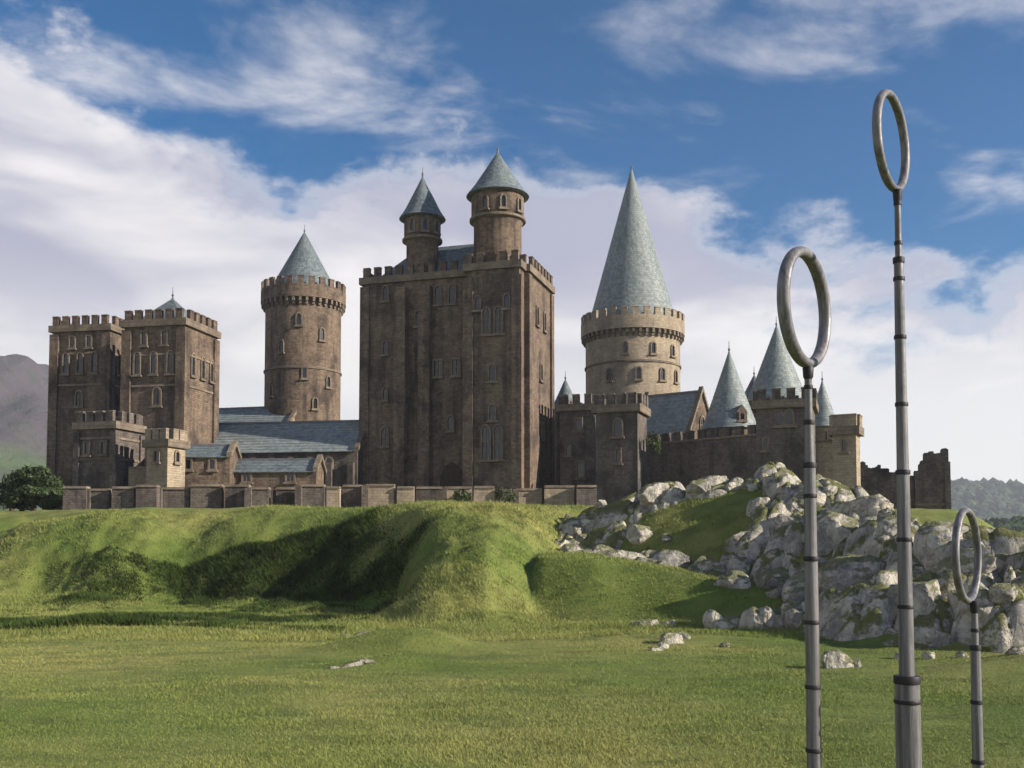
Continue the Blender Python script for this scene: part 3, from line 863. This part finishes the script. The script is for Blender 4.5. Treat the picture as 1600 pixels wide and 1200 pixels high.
square_tower('small pale turret at the end of the gatehouse wall', 258, 134, 3.4, 3.4, Z(694, 134), R(-22), mat='pale_stone', wins=[
    ('R', 0.0, Z(722, 134), 0.6, 1.3, 'arch'), ('F', 0.0, Z(722, 134), 0.6, 1.3, 'square')], name='turret', cat='turret', buttress=False, step=1.2)
def wall_run(name, label, u0, u1, Y0, Y1, ztop, z0, th=1.2, mat='grey_stone', merl=True, step=1.75, cat='wall'):
    a = Vector((X(u0, Y0), Y0, 0)); b = Vector((X(u1, Y1), Y1, 0))
    r = empty(name, (a.x, a.y, z0), math.atan2(b.y - a.y, b.x - a.x)); tag(r, label, cat)
    L = (b - a).length; H_ = ztop - z0
    mb = MB(); mb.box(0, L, -th / 2, th / 2, 0, H_); mb.build('wall', M[mat], r)
    mb = MB(); mb.box(-0.05, L + 0.05, -th / 2 - 0.14, th / 2 + 0.14, H_ + 0.001, H_ + 0.26, 0.03); mb.build('coping', M['trim'], r)
    if merl: merlons_line(r, (0.2, -th / 2 + 0.32, 0), (L - 0.2, -th / 2 + 0.32, 0), H_ + 0.262, mat, step, h=1.0)
    return r, L, H_
wall_run('low_wall', 'low pale stone wall between the gatehouse and the small turret', 204, 244, 136, 135, Z(733, 136), 7.0, mat='pale_stone', merl=False)

def gabled(name, label, u, Y, w, dp, zeave, zridge, rz, z0=6.0, mat='stone', slate='slate_pale', wins=(), butt=0, cat='hall'):
    """long building, ridge along local x"""
    r = empty(name, (X(u, Y), Y, z0), rz); tag(r, label, cat)
    hw, hd = w / 2, dp / 2; he = zeave - z0; hr = zridge - z0
    mb = MB()
    Mx = Matrix.Rotation(R(90), 4, 'Z')
    mb.prism([(-hd, 0), (hd, 0), (hd, he), (0, hr), (-hd, he)], -hw, hw, Mx)
    mb.build('wall', M[mat], r)
    sl = math.hypot(hd, hr - he); n = max(4, int(sl / 0.6))
    for s in (-1, 1):
        mb = MB()
        for k in range(n):
            t0, t1 = k / n, (k + 1) / n
            ya = s * (hd + 0.45) * (1 - t0); yb = s * (hd + 0.45) * (1 - t1)
            za = he - 0.35 + (hr - he + 0.5) * t0 + 0.16; zb = he - 0.35 + (hr - he + 0.5) * t1 + 0.06
            pts = [(-hw - 0.3, ya, za), (hw + 0.3, ya, za), (hw + 0.3, yb, zb), (-hw - 0.3, yb, zb)]
            if s > 0: pts = pts[::-1]
            mb.quad_auto(pts)
            lo = [(-hw - 0.3, ya, za - 0.12), (hw + 0.3, ya, za - 0.12), (hw + 0.3, ya, za), (-hw - 0.3, ya, za)]
            mb.quad_auto(lo if s < 0 else lo[::-1])
        mb.build('roof_slope', M[slate], r)
    mb = MB(); mb.box(-hw - 0.32, hw + 0.32, -0.22, 0.22, hr + 0.12, hr + 0.42, 0.04); mb.build('ridge_cap', M['lead'], r)
    for s in (-1, 1):
        mb = MB()
        Mx2 = Matrix.Rotation(R(90), 4, 'Z')
        o = [(-hd - 0.5, he - 0.3), (-hd - 0.5, he + 0.35), (0, hr + 0.95), (hd + 0.5, he + 0.35), (hd + 0.5, he - 0.3), (0, hr + 0.25)]
        x = -s * hw
        mb.prism(o[::-1], x - 0.34, x + 0.34, Mx2); mb.build('gable_coping', M['trim'], r)
    for k in range(butt):
        xx = -hw + 0.8 + (w - 1.6) * k / max(1, butt - 1)
        mb = MB(); mb.box(xx - 0.5, xx + 0.5, -hd - 1.0, -hd + 0.05, 0, he * 0.86, 0.06); mb.build('buttress', M[mat], r)
    for (face, off, z, ww, hh, st) in wins:
        if face == 'F': window(r, (off, -hd, z - z0), 0, ww, hh, st)
        elif face == 'R': window(r, (hw, off, z - z0), R(90), ww, hh, st)
    return r
gabled('hall', 'long hall with pale slate roof running from the left towers to the keep', 440, 154, 27.0, 11.0, Z(706, 150), Z(664, 155), R(-9), mat='grey_stone',
       wins=[('F', -11 + 2.9 * k, Z(742, 148), 0.9, 2.4, 'arch') for k in range(8)], butt=9)
gabled('rear_range', 'pale stone range behind the hall with a low slate roof', 372, 186, 24.0, 9.0, Z(668, 182), Z(640, 186), R(-14), mat='pale_stone',
       wins=[('F', -10 + 2.4 * k, Z(684, 182), 0.8, 1.6, 'arch') for k in range(9)], cat='building')
gabled('outbuilding', 'low brown outbuilding beside the small pale turret', 322, 139, 7.4, 5.0, Z(712, 137), Z(699, 139), R(2), mat='stone', slate='slate',
       wins=[('F', -1.8, Z(733, 137), 0.7, 1.2, 'square'), ('F', 1.4, Z(733, 137), 0.7, 1.2, 'square')], cat='outbuilding')
gabled('lean_to', 'long dark low shed with pitched roof against the hall', 432, 141, 12.0, 4.4, Z(735, 139), Z(721, 141), R(-3), mat='stone', slate='slate',
       wins=[('F', -3.5, Z(752, 139), 1.0, 1.1, 'square'), ('F', 2.5, Z(752, 139), 1.0, 1.1, 'square')], cat='shed')
D = 188
round_tower('tall plain round tower with slate cone roof behind the hall', 471, D, 6.9, Z(462, D), Z(362, D), wins=[
    (-22, Z(560, D), 0.7, 2.0, 'arch'), (14, Z(600, D), 0.7, 2.0, 'arch'), (40, Z(540, D), 0.7, 2.0, 'arch'), (52, Z(610, D), 0.7, 1.8, 'arch'), (-40, Z(625, D), 0.7, 1.8, 'arch'), (5, Z(520, D), 0.8, 2.0, 'arch'), (30, Z(645, D), 0.7, 1.8, 'arch')],
    courses=(Z(585, D),))

# keep
D = 152
KZ0 = 6.0
keep = square_tower('massive square keep with battlements and two cone-roofed stair turrets at the centre', 716, D, 25.4, 13.0, Z(430, D - 6), R(-17), z0=KZ0, wins=[
    ('F', -9.0, Z(700, D), 1.0, 2.6, 'arch'), ('F', -0.8, Z(598, D), 1.1, 2.2, 'square'), ('F', 2.0, Z(598, D), 1.1, 2.2, 'square'),
    ('F', -9.0, Z(560, D), 0.7, 1.8, 'arch'), ('F', -9.0, Z(630, D), 0.6, 1.6, 'arch'), ('F', -3.8, Z(520, D), 0.8, 2.0, 'arch'),
    ('F', 1.4, Z(490, D), 0.9, 2.6, 'arch'), ('F', -0.8, Z(490, D), 0.9, 2.6, 'arch'), ('F', -9.0, Z(478, D), 0.8, 2.0, 'arch'), ('F', 1.2, Z(680, D), 0.8, 2.0, 'arch'),
    ('R', -2.0, Z(520, D), 0.9, 2.6, 'arch'), ('R', 2.0, Z(520, D), 0.9, 2.6, 'arch'), ('R', 0.0, Z(600, D), 0.9, 2.4, 'arch'), ('R', 1.0, Z(690, D), 0.9, 2.4, 'arch')],
    courses=(), name='keep', cat='keep', batter=0.8)
kh = Z(430, D - 6) - KZ0
for xx in (-6.3, -1.9 - 0.6):
    mb = MB(); mb.box(xx - 0.9, xx + 0.9, -6.5 - 1.3, -6.45, 0.01, kh - 1.6, 0.05); mb.build('buttress', M['stone'], keep)
# projecting corner bay on the right of the front
mb = MB(); mb.box(4.4, 12.2, -9.1, -6.4, 0.012, kh - 0.58); mb.build('corner_bay', M['stone'], keep)
mb = MB(); mb.box(3.9, 12.7, -9.6, -6.4, 0.0, 4.8, 0.48); mb.build('plinth', M['stone'], keep)
mb = MB(); mb.box(4.0, 12.6, -9.5, -6.97, kh - 0.58, kh + 0.44); mb.build('parapet', M['trim'], keep)
merlons_line(keep, (4.0, -9.2, 0), (12.5, -9.2, 0), kh + 0.442, 'stone')
for xx in (4.75, 11.85):
    mb = MB(); mb.box(xx - 0.75, xx + 0.75, -9.45, -8.9, 0.02, kh - 1.6, 0.03); mb.build('corner_buttress', M['stone'], keep)
for (ox, zz, ww, hh) in ((7.4, 700, 1.1, 4.6), (9.2, 700, 1.1, 4.6), (7.4, 508, 1.0, 3.6), (9.2, 508, 1.0, 3.6), (8.3, 640, 0.8, 2.0), (8.3, 580, 0.8, 2.2), (6.1, 470, 0.7, 1.8), (10.4, 470, 0.7, 1.8)):
    window(keep, (ox, -9.1, Z(zz + 20, D - 8) - KZ0), 0, ww, hh, 'arch')
# great door at the foot, half hidden
mb = MB(); mb.prism([(-1.7, 3.5), (1.7, 3.5), (1.7, 9.5), (0.9, 11.0), (0, 11.6), (-0.9, 11.0), (-1.7, 9.5)], -6.78, -6.5, Matrix.Translation((1.4, 0, 0))); mb.build('door', M['wood'], keep)
# hipped slate roof behind the battlements
mb = MB()
c = [(-11.2, -5.2, kh + 0.46), (11.2, -5.2, kh + 0.46), (11.2, 5.2, kh + 0.46), (-11.2, 5.2, kh + 0.46)]
ra, rb = (-6.5, 0, kh + 6.2), (6.5, 0, kh + 6.2)
mb.quad_auto([c[0], c[1], rb, ra]); mb.quad_auto([c[1], c[2], rb]); mb.quad_auto([c[2], c[3], ra, rb]); mb.quad_auto([c[3], c[0], ra])
mb.build('roof', M['slate'], keep)
def turret(parent, x, y, rad, z0, z1, z2, zb):
    mb = MB()
    mb.lathe([(rad, z0), (rad, zb - 0.6), (rad + 0.35, zb), (rad + 0.35, z1)], 32, x, y); o = mb.build('turret', M['stone'], parent)
    mb = MB(); mb.lathe([(rad + 0.2, zb - 0.25), (rad + 0.62, zb - 0.1), (rad + 0.62, zb + 0.25), (rad + 0.2, zb + 0.35)], 32, x, y, cap=False); mb.build('string_course', M['trim'], o)
    mb = MB(); mb.lathe(slate_profile(rad + 0.85, z1, 0.04, z2, 0.5, flare=0.25), 32, x, y); mb.build('turret_roof', M['slate'], o)
    mb = MB(); mb.lathe([(0.22, z2 - 0.7), (0.14, z2), (0.2, z2 + 0.3), (0.05, z2 + 0.6), (0.04, z2 + 1.3), (0, z2 + 1.4)], 8, x, y); mb.build('finial', M['lead'], o)
    for an in (-100, -60, -20):
        a = R(an)
        window(o, (x + (rad + 0.33) * math.cos(a), y + (rad + 0.33) * math.sin(a), zb + 1.0), a + R(90), 0.6, 1.6, 'arch')
turret(keep, -4.3, -4.0, 2.35, kh - 1.0, Z(352, D) - KZ0, Z(285, D) - KZ0, Z(386, D) - KZ0)
turret(keep, 7.6, -4.6, 3.45, kh - 1.0, Z(318, D - 4) - KZ0, Z(248, D - 4) - KZ0, Z(356, D - 4) - KZ0)

# right half
square_tower('dark narrow block joining the keep and the drum tower', 912, 150, 5.0, 8.0, Z(642, 150), R(-18), mat='grey_stone', wins=[
    ('F', 0.3, Z(672, 146), 0.8, 1.6, 'square'), ('F', 0.6, Z(745, 146), 0.9, 2.0, 'square'), ('F', -1.2, Z(710, 146), 0.6, 1.5, 'arch')], name='annex', cat='building', buttress=False)
round_tower('slim turret with dark cone roof tucked behind the right side of the keep', 884, 172, 1.9, Z(640, 172), Z(592, 172), parapet=False, name='turret', seg=28)
D = 186
round_tower('great round drum tower with tall plain slate cone right of the keep', 990, D, 8.6, Z(512, D), Z(262, D), mat='pale_stone', slate='slate_pale', wins=[
    (-35, Z(604, D), 0.8, 2.0, 'arch'), (0, Z(604, D), 0.8, 2.0, 'arch'), (30, Z(604, D), 0.8, 2.0, 'arch'), (55, Z(604, D), 0.8, 2.0, 'arch'), (-15, Z(565, D), 0.7, 1.8, 'arch'), (18, Z(565, D), 0.7, 1.8, 'arch'), (48, Z(565, D), 0.7, 1.8, 'arch')],
    courses=(Z(578, D),), seg=72)
D = 131
square_tower('plain square battlemented tower at the left end of the dark curtain wall', 972, D, 5.4, 5.4, Z(642, D), R(-20), mat='grey_stone', wins=[
    ('F', 0.2, Z(684, D), 0.9, 2.0, 'arch'), ('F', 0.2, Z(725, D), 0.5, 1.6, 'square')], buttress=False, step=1.5)
gabled('chapel', 'small gabled chapel with pale slate roof behind the curtain wall', 1054, 152, 9.0, 7.6, Z(678, 150), Z(618, 152), R(-36), mat='stone', wins=[('R', 0.0, Z(680, 150), 1.2, 2.6, 'arch'), ('F', -2, Z(700, 150), 0.9, 2.2, 'arch'), ('F', 2, Z(700, 150), 0.9, 2.2, 'arch')], cat='chapel')
D = 140
rt = round_tower('short round tower with broad pale cone roof behind the curtain wall', 1142, D, 3.2, Z(672, D), Z(548, D), parapet=False, slate='slate_pale', mat='stone', over=0.55, seg=40)
mb = MB()   # dormer on the cone
mb.prism([(-0.7, 0), (0.7, 0), (0.7, 1.3), (0, 2.3), (-0.7, 1.3)], -3.5, -1.5, Matrix.Translation((0.9, 0, Z(670, D) - 6.0 + 0.6))); dm = mb.build('dormer', M['stone'], rt)
window(dm, (0.9, -3.5, Z(670, D) - 6.0 + 0.85), 0, 0.5, 0.8, 'square')
D = 152
round_tower('taller round tower with slender pale cone roof behind the right square tower', 1217, D, 3.9, Z(628, D), Z(508, D), parapet=False, slate='slate_pale', mat='stone', wins=[(-40, Z(650, D), 0.7, 1.5, 'arch')], seg=40)
round_tower('thin turret with dark cone between the two pale cone roofs', 1181, 166, 1.5, Z(622, 166), Z(585, 166), parapet=False, name='turret', seg=24)
round_tower('slim turret with pale cone right of the right square tower', 1288, 150, 1.7, Z(668, 150), Z(594, 150), parapet=False, slate='slate_pale', name='turret', seg=28)
wall_run('curtain_wall', 'dark curtain wall above the rock hill between two square towers', 1000, 1192, 139, 126, Z(688, 131), 6.0, 1.4, 'grey_stone')
D = 127
square_tower('larger square battlemented tower above the highest rocks', 1230, D, 6.7, 6.4, Z(636, D), R(-19), mat='grey_stone', wins=[
    ('F', -0.6, Z(668, D), 0.8, 1.7, 'arch'), ('F', 0.6, Z(668, D), 0.8, 1.7, 'arch'), ('F', -2.2, Z(705, D), 0.5, 1.3, 'square')], buttress=False, step=1.6)
wall_run('low_wall', 'short pale wall right of the larger square tower', 1280, 1312, 124, 122, Z(690, 122), 6.0, 1.0, 'pale_stone', step=1.3)
square_tower('narrow pale sunlit turret at the right end of the castle', 1324, 121, 2.7, 2.7, Z(674, 121), R(-28), mat='pale_stone', name='turret', cat='turret', buttress=False, step=1.0, batter=0.2, wins=[('F', 0.0, Z(705, 121), 0.4, 1.2, 'square')])

# ruined wall at the far right
ru = empty('ruined_wall', (X(1345, 132), 132, 6.0), R(-18)); tag(ru, 'roofless ruined wall with jagged broken top at the far right', 'ruin')
def PZ(py): return Z(py, 128) - 6.0
rr = random.Random(3)
def broken(knots, seed):
    q = random.Random(seed); out = []; u = knots[0][0]
    while u < knots[-1][0]:
        w = q.choice((2.5, 3.5, 5, 7)); e = min(u + w, knots[-1][0])
        p = np.interp((u + e) / 2, [k[0] for k in knots], [k[1] for k in knots]) + q.uniform(-3.5, 2.5)
        out += [(u, p + q.uniform(-0.6, 0.6)), (e - 0.15, p + q.uniform(-0.6, 0.6))]
        u = e
    return [((u - 1345) * 0.08, PZ(p)) for u, p in reversed(out)]
mb = MB(); mb.prism([(0, 0), ((1425 - 1345) * 0.08, 0)] + broken([(1345, 719), (1356, 722), (1362, 732), (1376, 726), (1392, 735), (1425, 744)], 4), -0.7, 0.7); mb.build('wall', M['grey_stone'], ru)
mb = MB(); mb.prism([((1426 - 1345) * 0.08, 0), ((1476 - 1345) * 0.08, 0)] + broken([(1426, 742), (1434, 726), (1444, 709), (1462, 706), (1476, 700)], 9), -1.3, 1.1); mb.build('end_wall', M['grey_stone'], ru)
mb = MB(); mb.box((1426 - 1345) * 0.08 - 0.1, (1476 - 1345) * 0.08 + 0.1, -1.48, -1.25, PZ(790), PZ(786)); mb.build('string_course', M['trim'], ru)
mb = MB(); mb.box((1476 - 1345) * 0.08 - 0.5, (1476 - 1345) * 0.08 + 0.16, -1.6, 1.3, 0.0, PZ(722)); mb.build('pier', M['grey_stone'], ru)

# terrace wall along the top of the bank
tw = empty('terrace_wall', (0, 0, 0)); tag(tw, 'long low terrace wall of stone panels and piers along the top of the bank', 'wall')
rr = random.Random(11)
U = np.array([100, 140, 176, 214, 250, 300, 352, 392, 426, 432, 470, 512, 536, 572, 620, 650, 694, 740, 776, 806, 850, 900, 935], float)
for k in range(len(U) - 1):
    Y0 = 116.0 + 0.8 * math.sin(k * 1.7)
    x0, x1 = X(U[k], Y0), X(U[k + 1], Y0)
    zt = Z(763 + rr.uniform(-3, 5), Y0)
    mb = MB(); yy = Y0 + rr.uniform(-0.5, 0.5)
    mb.box(x0 + 0.02, x1 - 0.25, yy - 0.5, yy + 0.5, 7.5, zt)
    mb.build('wall_panel', M['pale_stone' if U[k] > 500 and k % 3 else 'grey_stone'], tw)
    mb = MB(); mb.box(x0 + 0.02, x1 - 0.2, yy - 0.64, yy + 0.64, zt + 0.001, zt + 0.26, 0.06); mb.build('coping', M['trim'], tw)
    if k % 3 == 1:
        mb = MB(); mb.box(x0 - 0.42, x0 + 0.38, yy - 0.95, yy + 0.7, 7.5, zt + 0.15, 0.04); mb.build('pier', M['grey_stone'], tw)

# ------------------------------------------------------------------ plants
def leaf_cloud(blobs, count, size, seed, mat):
    rr = np.random.RandomState(seed)
    vol = np.array([b[3] * b[4] * b[5] for b in blobs]) ** 0.7; pick = rr.choice(len(blobs), count, p=vol / vol.sum())
    B = np.array(blobs)[pick]
    d = rr.normal(size=(count, 3)); d /= np.linalg.norm(d, axis=1)[:, None]
    rad = rr.uniform(0.55, 1.05, count) ** 0.6
    c = B[:, :3] + d * rad[:, None] * B[:, 3:6]
    n = d + rr.normal(scale=0.6, size=(count, 3)); n /= np.linalg.norm(n, axis=1)[:, None]
    t = np.cross(n, rr.normal(size=(count, 3))); t /= np.linalg.norm(t, axis=1)[:, None]
    b = np.cross(n, t)
    s = size * rr.uniform(0.6, 1.4, count)[:, None]
    V = np.stack([c - t * s, c + b * s * 0.55, c + t * s, c - b * s * 0.55], 1).reshape(-1, 3)
    F = np.arange(count * 4).reshape(-1, 4)
    me = bpy.data.meshes.new('crown')
    me.from_pydata(V.tolist(), [], F.tolist())
    me.materials.append(mat)
    return me
def tree(label, u, Y, h, w, seed, name='tree', cat='tree'):
    x = X(u, Y); z = gz(x, Y) - 0.2
    r = empty(name, (x, Y, z)); tag(r, label, cat, 'trees at the left end of the castle')
    rr = random.Random(seed)
    mb = MB()
    mb.lathe([(0.34, 0), (0.26, h * 0.2), (0.17, h * 0.5), (0.06, h * 0.85)], 10)
    for k in range(5):
        a = rr.uniform(0, 6.28); el = rr.uniform(0.5, 1.0); L = h * rr.uniform(0.3, 0.45)
        Mx = Matrix.Translation((0, 0, h * rr.uniform(0.15, 0.4))) @ Matrix.Rotation(a, 4, 'Z') @ Matrix.Rotation(el, 4, 'Y')
        mb.box(-0.09, 0.09, -0.09, 0.09, 0, L, 0.06, Mx)
    mb.build('trunk', M['bark'], r)
    bl = []
    for k in range(15):
        a = rr.uniform(0, 6.28); q = rr.uniform(0, w * 0.72)
        s = rr.uniform(0.26, 0.42)
        bl.append((q * math.cos(a), q * math.sin(a), h * rr.uniform(0.3, 0.82), w * s, w * s, h * s * 0.55))
    inst('crown', leaf_cloud(bl, 4200, 0.19, seed, M['leaf']), r)
tree('dark bushy tree at the left edge of the picture', 18, 128, 5.2, 3.4, 1)
tree('rounded dark tree, second from the left edge', 52, 124, 5.8, 3.2, 2)
tree('dark tree close against the leftmost castle tower', 84, 130, 5.0, 2.6, 3)
tree('low dark bush in front of the trees at the left edge', 34, 119, 3.2, 3.0, 4, 'bush', 'bush')
tree('low dark bush at the left end of the terrace wall', 78, 118, 3.0, 2.8, 5, 'bush', 'bush')
def ivy(label, u, Y, py, w, h, seed):
    p = at(u, py, Y)
    r = tag(inst('ivy', leaf_cloud([(0, 0, 0, w, 0.25, h), (w * 0.5, 0, -h * 0.5, w * 0.5, 0.22, h * 0.7), (-w * 0.6, 0, h * 0.2, w * 0.4, 0.2, h * 0.6)], 380, 0.15, seed, M['ivy']), None, p), label, 'ivy')
ivy('ivy hanging over the left end of the dark curtain wall', 1021, 128.0, 690, 1.0, 1.3, 1)
ivy('ivy patch on the terrace wall below the keep door', 722, 115.0, 776, 1.0, 0.9, 2)
ivy('ivy patch on the terrace wall below the right side of the keep', 790, 114.6, 774, 1.3, 0.9, 3)

# ------------------------------------------------------------------ grass
def grass(name, label, count, y0, y1, pw, hmin, hmax, wid, seed):
    rr = np.random.RandomState(seed)
    y = (y0 ** (1 - pw) + rr.uniform(0, 1, count) * (y1 ** (1 - pw) - y0 ** (1 - pw))) ** (1 / (1 - pw))
    x = rr.uniform(-0.56, 0.56, count) * y
    cl = fbm(x / 1.3, y / 1.3, 3, 601)
    keep_ = rr.uniform(-0.9, 0.6, count) < cl + 0.25
    x, y, cl = x[keep_], y[keep_], cl[keep_]
    g_ = ground(x, y); c_ = crag(x, y); hl = hill(x, y)
    z = np.where(c_ > g_, c_, g_)
    rocky = (c_ > g_ + 0.02) & (hl > -0.5)
    ok = ~rocky | (rr.uniform(0, 1, len(x)) < 0.05)
    x, y, z, cl = x[ok], y[ok], z[ok], cl[ok]
    n = len(x)
    tuss = np.clip(fbm(x / 5, y / 5, 3, 651) + 0.5, 0.15, 1.4)
    h = rr.uniform(hmin, hmax, n) * (0.6 + 0.7 * tuss)
    a = rr.uniform(0, 2 * np.pi, n)
    w = wid * rr.uniform(0.6, 1.3, n) * (0.5 + y / 60.0)
    lean = rr.normal(scale=0.55, size=(n, 2)) * h[:, None] + np.array([-0.15, 0.0]) * h[:, None]
    P = np.stack([x, y, z - 0.02], 1)
    T = np.stack([np.cos(a), np.sin(a), np.zeros(n)], 1) * w[:, None]
    tip = P + np.stack([lean[:, 0], lean[:, 1], h], 1)
    V = np.stack([P - T, P + T, tip], 1).reshape(-1, 3).astype(np.float32)
    me = bpy.data.meshes.new(name)
    me.vertices.add(n * 3); me.vertices.foreach_set('co', V.ravel())
    me.loops.add(n * 3); me.loops.foreach_set('vertex_index', np.arange(n * 3, dtype=np.int32))
    me.polygons.add(n); me.polygons.foreach_set('loop_start', np.arange(0, n * 3, 3, dtype=np.int32))
    me.update(calc_edges=True)
    at_ = me.attributes.new('tint', 'FLOAT', 'POINT')
    at_.data.foreach_set('value', np.repeat(rr.uniform(0, 1, n), 3).astype(np.float32))
    me.materials.append(M['blade'])
    tag(inst(name, me), label, kind='stuff')
grass('grass', 'short green grass covering the meadow', 650000, 18, 62, 1.2, 0.03, 0.10, 0.011, 1)
grass('bank_grass', 'rough tufted grass covering the bank and the rock hill', 480000, 54, 104, 0.6, 0.10, 0.32, 0.012, 2)

def shade_grass(count, seed):
    """long dark rough grass over the bank; its dark colour also paints in shade"""
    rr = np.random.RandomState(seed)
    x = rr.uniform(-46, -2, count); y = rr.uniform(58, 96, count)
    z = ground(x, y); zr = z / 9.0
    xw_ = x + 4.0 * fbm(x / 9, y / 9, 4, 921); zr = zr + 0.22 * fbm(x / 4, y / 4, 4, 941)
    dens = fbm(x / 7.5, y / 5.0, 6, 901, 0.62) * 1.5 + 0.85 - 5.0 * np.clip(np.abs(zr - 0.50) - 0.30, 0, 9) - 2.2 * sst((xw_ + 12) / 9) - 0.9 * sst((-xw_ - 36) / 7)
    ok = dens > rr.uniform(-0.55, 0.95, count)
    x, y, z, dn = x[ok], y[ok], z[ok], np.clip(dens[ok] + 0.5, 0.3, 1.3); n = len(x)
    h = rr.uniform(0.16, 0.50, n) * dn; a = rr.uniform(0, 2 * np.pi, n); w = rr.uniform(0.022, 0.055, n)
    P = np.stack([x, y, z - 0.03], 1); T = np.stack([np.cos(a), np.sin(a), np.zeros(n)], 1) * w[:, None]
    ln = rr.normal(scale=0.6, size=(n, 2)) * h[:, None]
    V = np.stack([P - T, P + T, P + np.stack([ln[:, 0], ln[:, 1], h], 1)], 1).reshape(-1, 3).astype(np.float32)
    me = bpy.data.meshes.new('shade_grass')
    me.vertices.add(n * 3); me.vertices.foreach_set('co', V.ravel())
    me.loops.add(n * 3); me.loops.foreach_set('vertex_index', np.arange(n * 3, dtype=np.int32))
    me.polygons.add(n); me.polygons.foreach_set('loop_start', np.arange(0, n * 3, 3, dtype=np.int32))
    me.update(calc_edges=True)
    me.materials.append(M['shade_blade'])
    tag(inst('shade_grass', me), 'long dark green grass over the hollow of the bank, its dark colour also painting in shade', kind='stuff')
shade_grass(700000, 8)

# ------------------------------------------------------------------ ring poles
def ring_pole(label, Y, ubot, ring_c, ring_h, yaw, roll, secs, bands, tube):
    """plain pole of stepped sections with iron bands and an upright plain ring on top"""
    x = X(ubot, Y); z0 = gz(x, Y)
    r = empty('ring_pole', (x, Y, z0)); tag(r, label, 'ring pole', 'ring poles standing in the meadow')
    zz = lambda py: Z(py, Y) - z0
    for k, (pa, pb, wa, wb) in enumerate(secs):
        za = zz(pa) if pa < 1250 else -0.3
        mb = MB(); ra, rb = wa * Y / 1600 / 2, wb * Y / 1600 / 2
        mb.lathe([(ra, za), (rb, zz(pb))], 28)
        mb.build('pole_section', M['pole'], r)
    for (pb, w, hgt) in bands:
        q = w * Y / 1600 / 2; z = zz(pb); e = hgt * Y / 1600 / 2
        mb = MB(); mb.lathe([(q * 0.8, z - e - 0.004), (q, z - e), (q * 1.03, z - e * 0.6), (q * 1.03, z + e * 0.6), (q, z + e), (q * 0.8, z + e + 0.004)], 28); mb.build('band', M['band'], r)
    Rr = ring_h * Y / 1600 / 2 - tube
    mb = MB(); N, K = 72, 16
    for i in range(N):
        for k in range(K):
            P = []
            for (ii, kk) in ((i, k), (i + 1, k), (i + 1, k + 1), (i, k + 1)):
                a = 2 * math.pi * ii / N; b = 2 * math.pi * kk / K
                q = Rr + tube * math.cos(b)
                P.append((q * math.cos(a), -tube * 1.25 * math.sin(b), q * math.sin(a)))
            mb.poly(P, [(0, 0)] * 4, True)
    c = at(ring_c[0], ring_c[1], Y)
    o = mb.build('ring', M['ring'], r)
    o.location = (c.x - x, 0, c.z - z0)
    o.rotation_euler = (0, roll, yaw)
    # socket that holds the ring
    mb = MB(); pz = zz(ring_c[1] + ring_h / 2); tw_ = secs[-1][3] * Y / 1600 / 2
    mb.lathe([(tw_ * 1.02, pz - 0.16), (tw_ * 1.35, pz - 0.12), (tw_ * 1.5, pz + 0.02), (tw_ * 1.0, pz + tube * 0.9)], 20); mb.build('socket', M['band'], r)
ring_pole('middle-height plain pole with a large tilted ring, nearest the castle', 16.0, 1266, (1258, 481), 192, R(53), R(3),
          [(1300, 873, 23, 20.5), (873, 727, 19.5, 18), (727, 660, 15, 14), (660, 570, 12, 11.5)],
          [(1172, 25, 6), (1073, 24.5, 6), (972, 24, 6), (873, 23.5, 7), (775, 21, 6), (727, 21, 8), (660, 17, 7), (605, 14, 6)], 0.082)
ring_pole('tallest plain pole with a narrow ring against the blue sky', 15.7, 1412, (1393, 221), 160, R(53), R(3),
          [(1300, 1058, 40, 37), (1058, 738, 23.5, 19.5), (738, 407, 18.5, 14.5), (407, 298, 10.5, 9.5)],
          [(1062, 39.5, 12), (1096, 40, 6), (948, 24, 6), (843, 23, 6), (738, 22, 7), (632, 19.5, 6), (527, 18.5, 6), (436, 17.5, 6), (407, 17.5, 9), (380, 12.5, 6), (318, 12, 6)], 0.056)
ring_pole('shortest thin pole with a small ring in front of the rocks near the right edge', 16.8, 1519, (1511, 868), 150, R(53), R(3),
          [(1300, 1012, 19, 14.5), (1012, 942, 10.5, 9.5)],
          [(1190, 20, 6), (1097, 18, 6), (1012, 16.5, 8), (985, 12.5, 5)], 0.05)

# ------------------------------------------------------------------ haze
mb = MB()
mb.box(-3300, 3300, -500, 3300, -75, 400)
hz = mb.build('haze', None); tag(hz, 'pale blue air that fades the far hills', kind='stuff')
hm = bpy.data.materials.new('haze'); hm.use_nodes = True
t = NT(hm.node_tree)
out = t.n('ShaderNodeOutputMaterial'); pv = t.n('ShaderNodeVolumePrincipled')
pv.inputs['Color'].default_value = (0.82, 0.88, 1.0, 1)
pv.inputs['Density'].default_value = 0.00015
pv.inputs['Anisotropy'].default_value = 0.2
t.l(pv.outputs[0], out.inputs['Volume'])
hz.data.materials.append(hm)
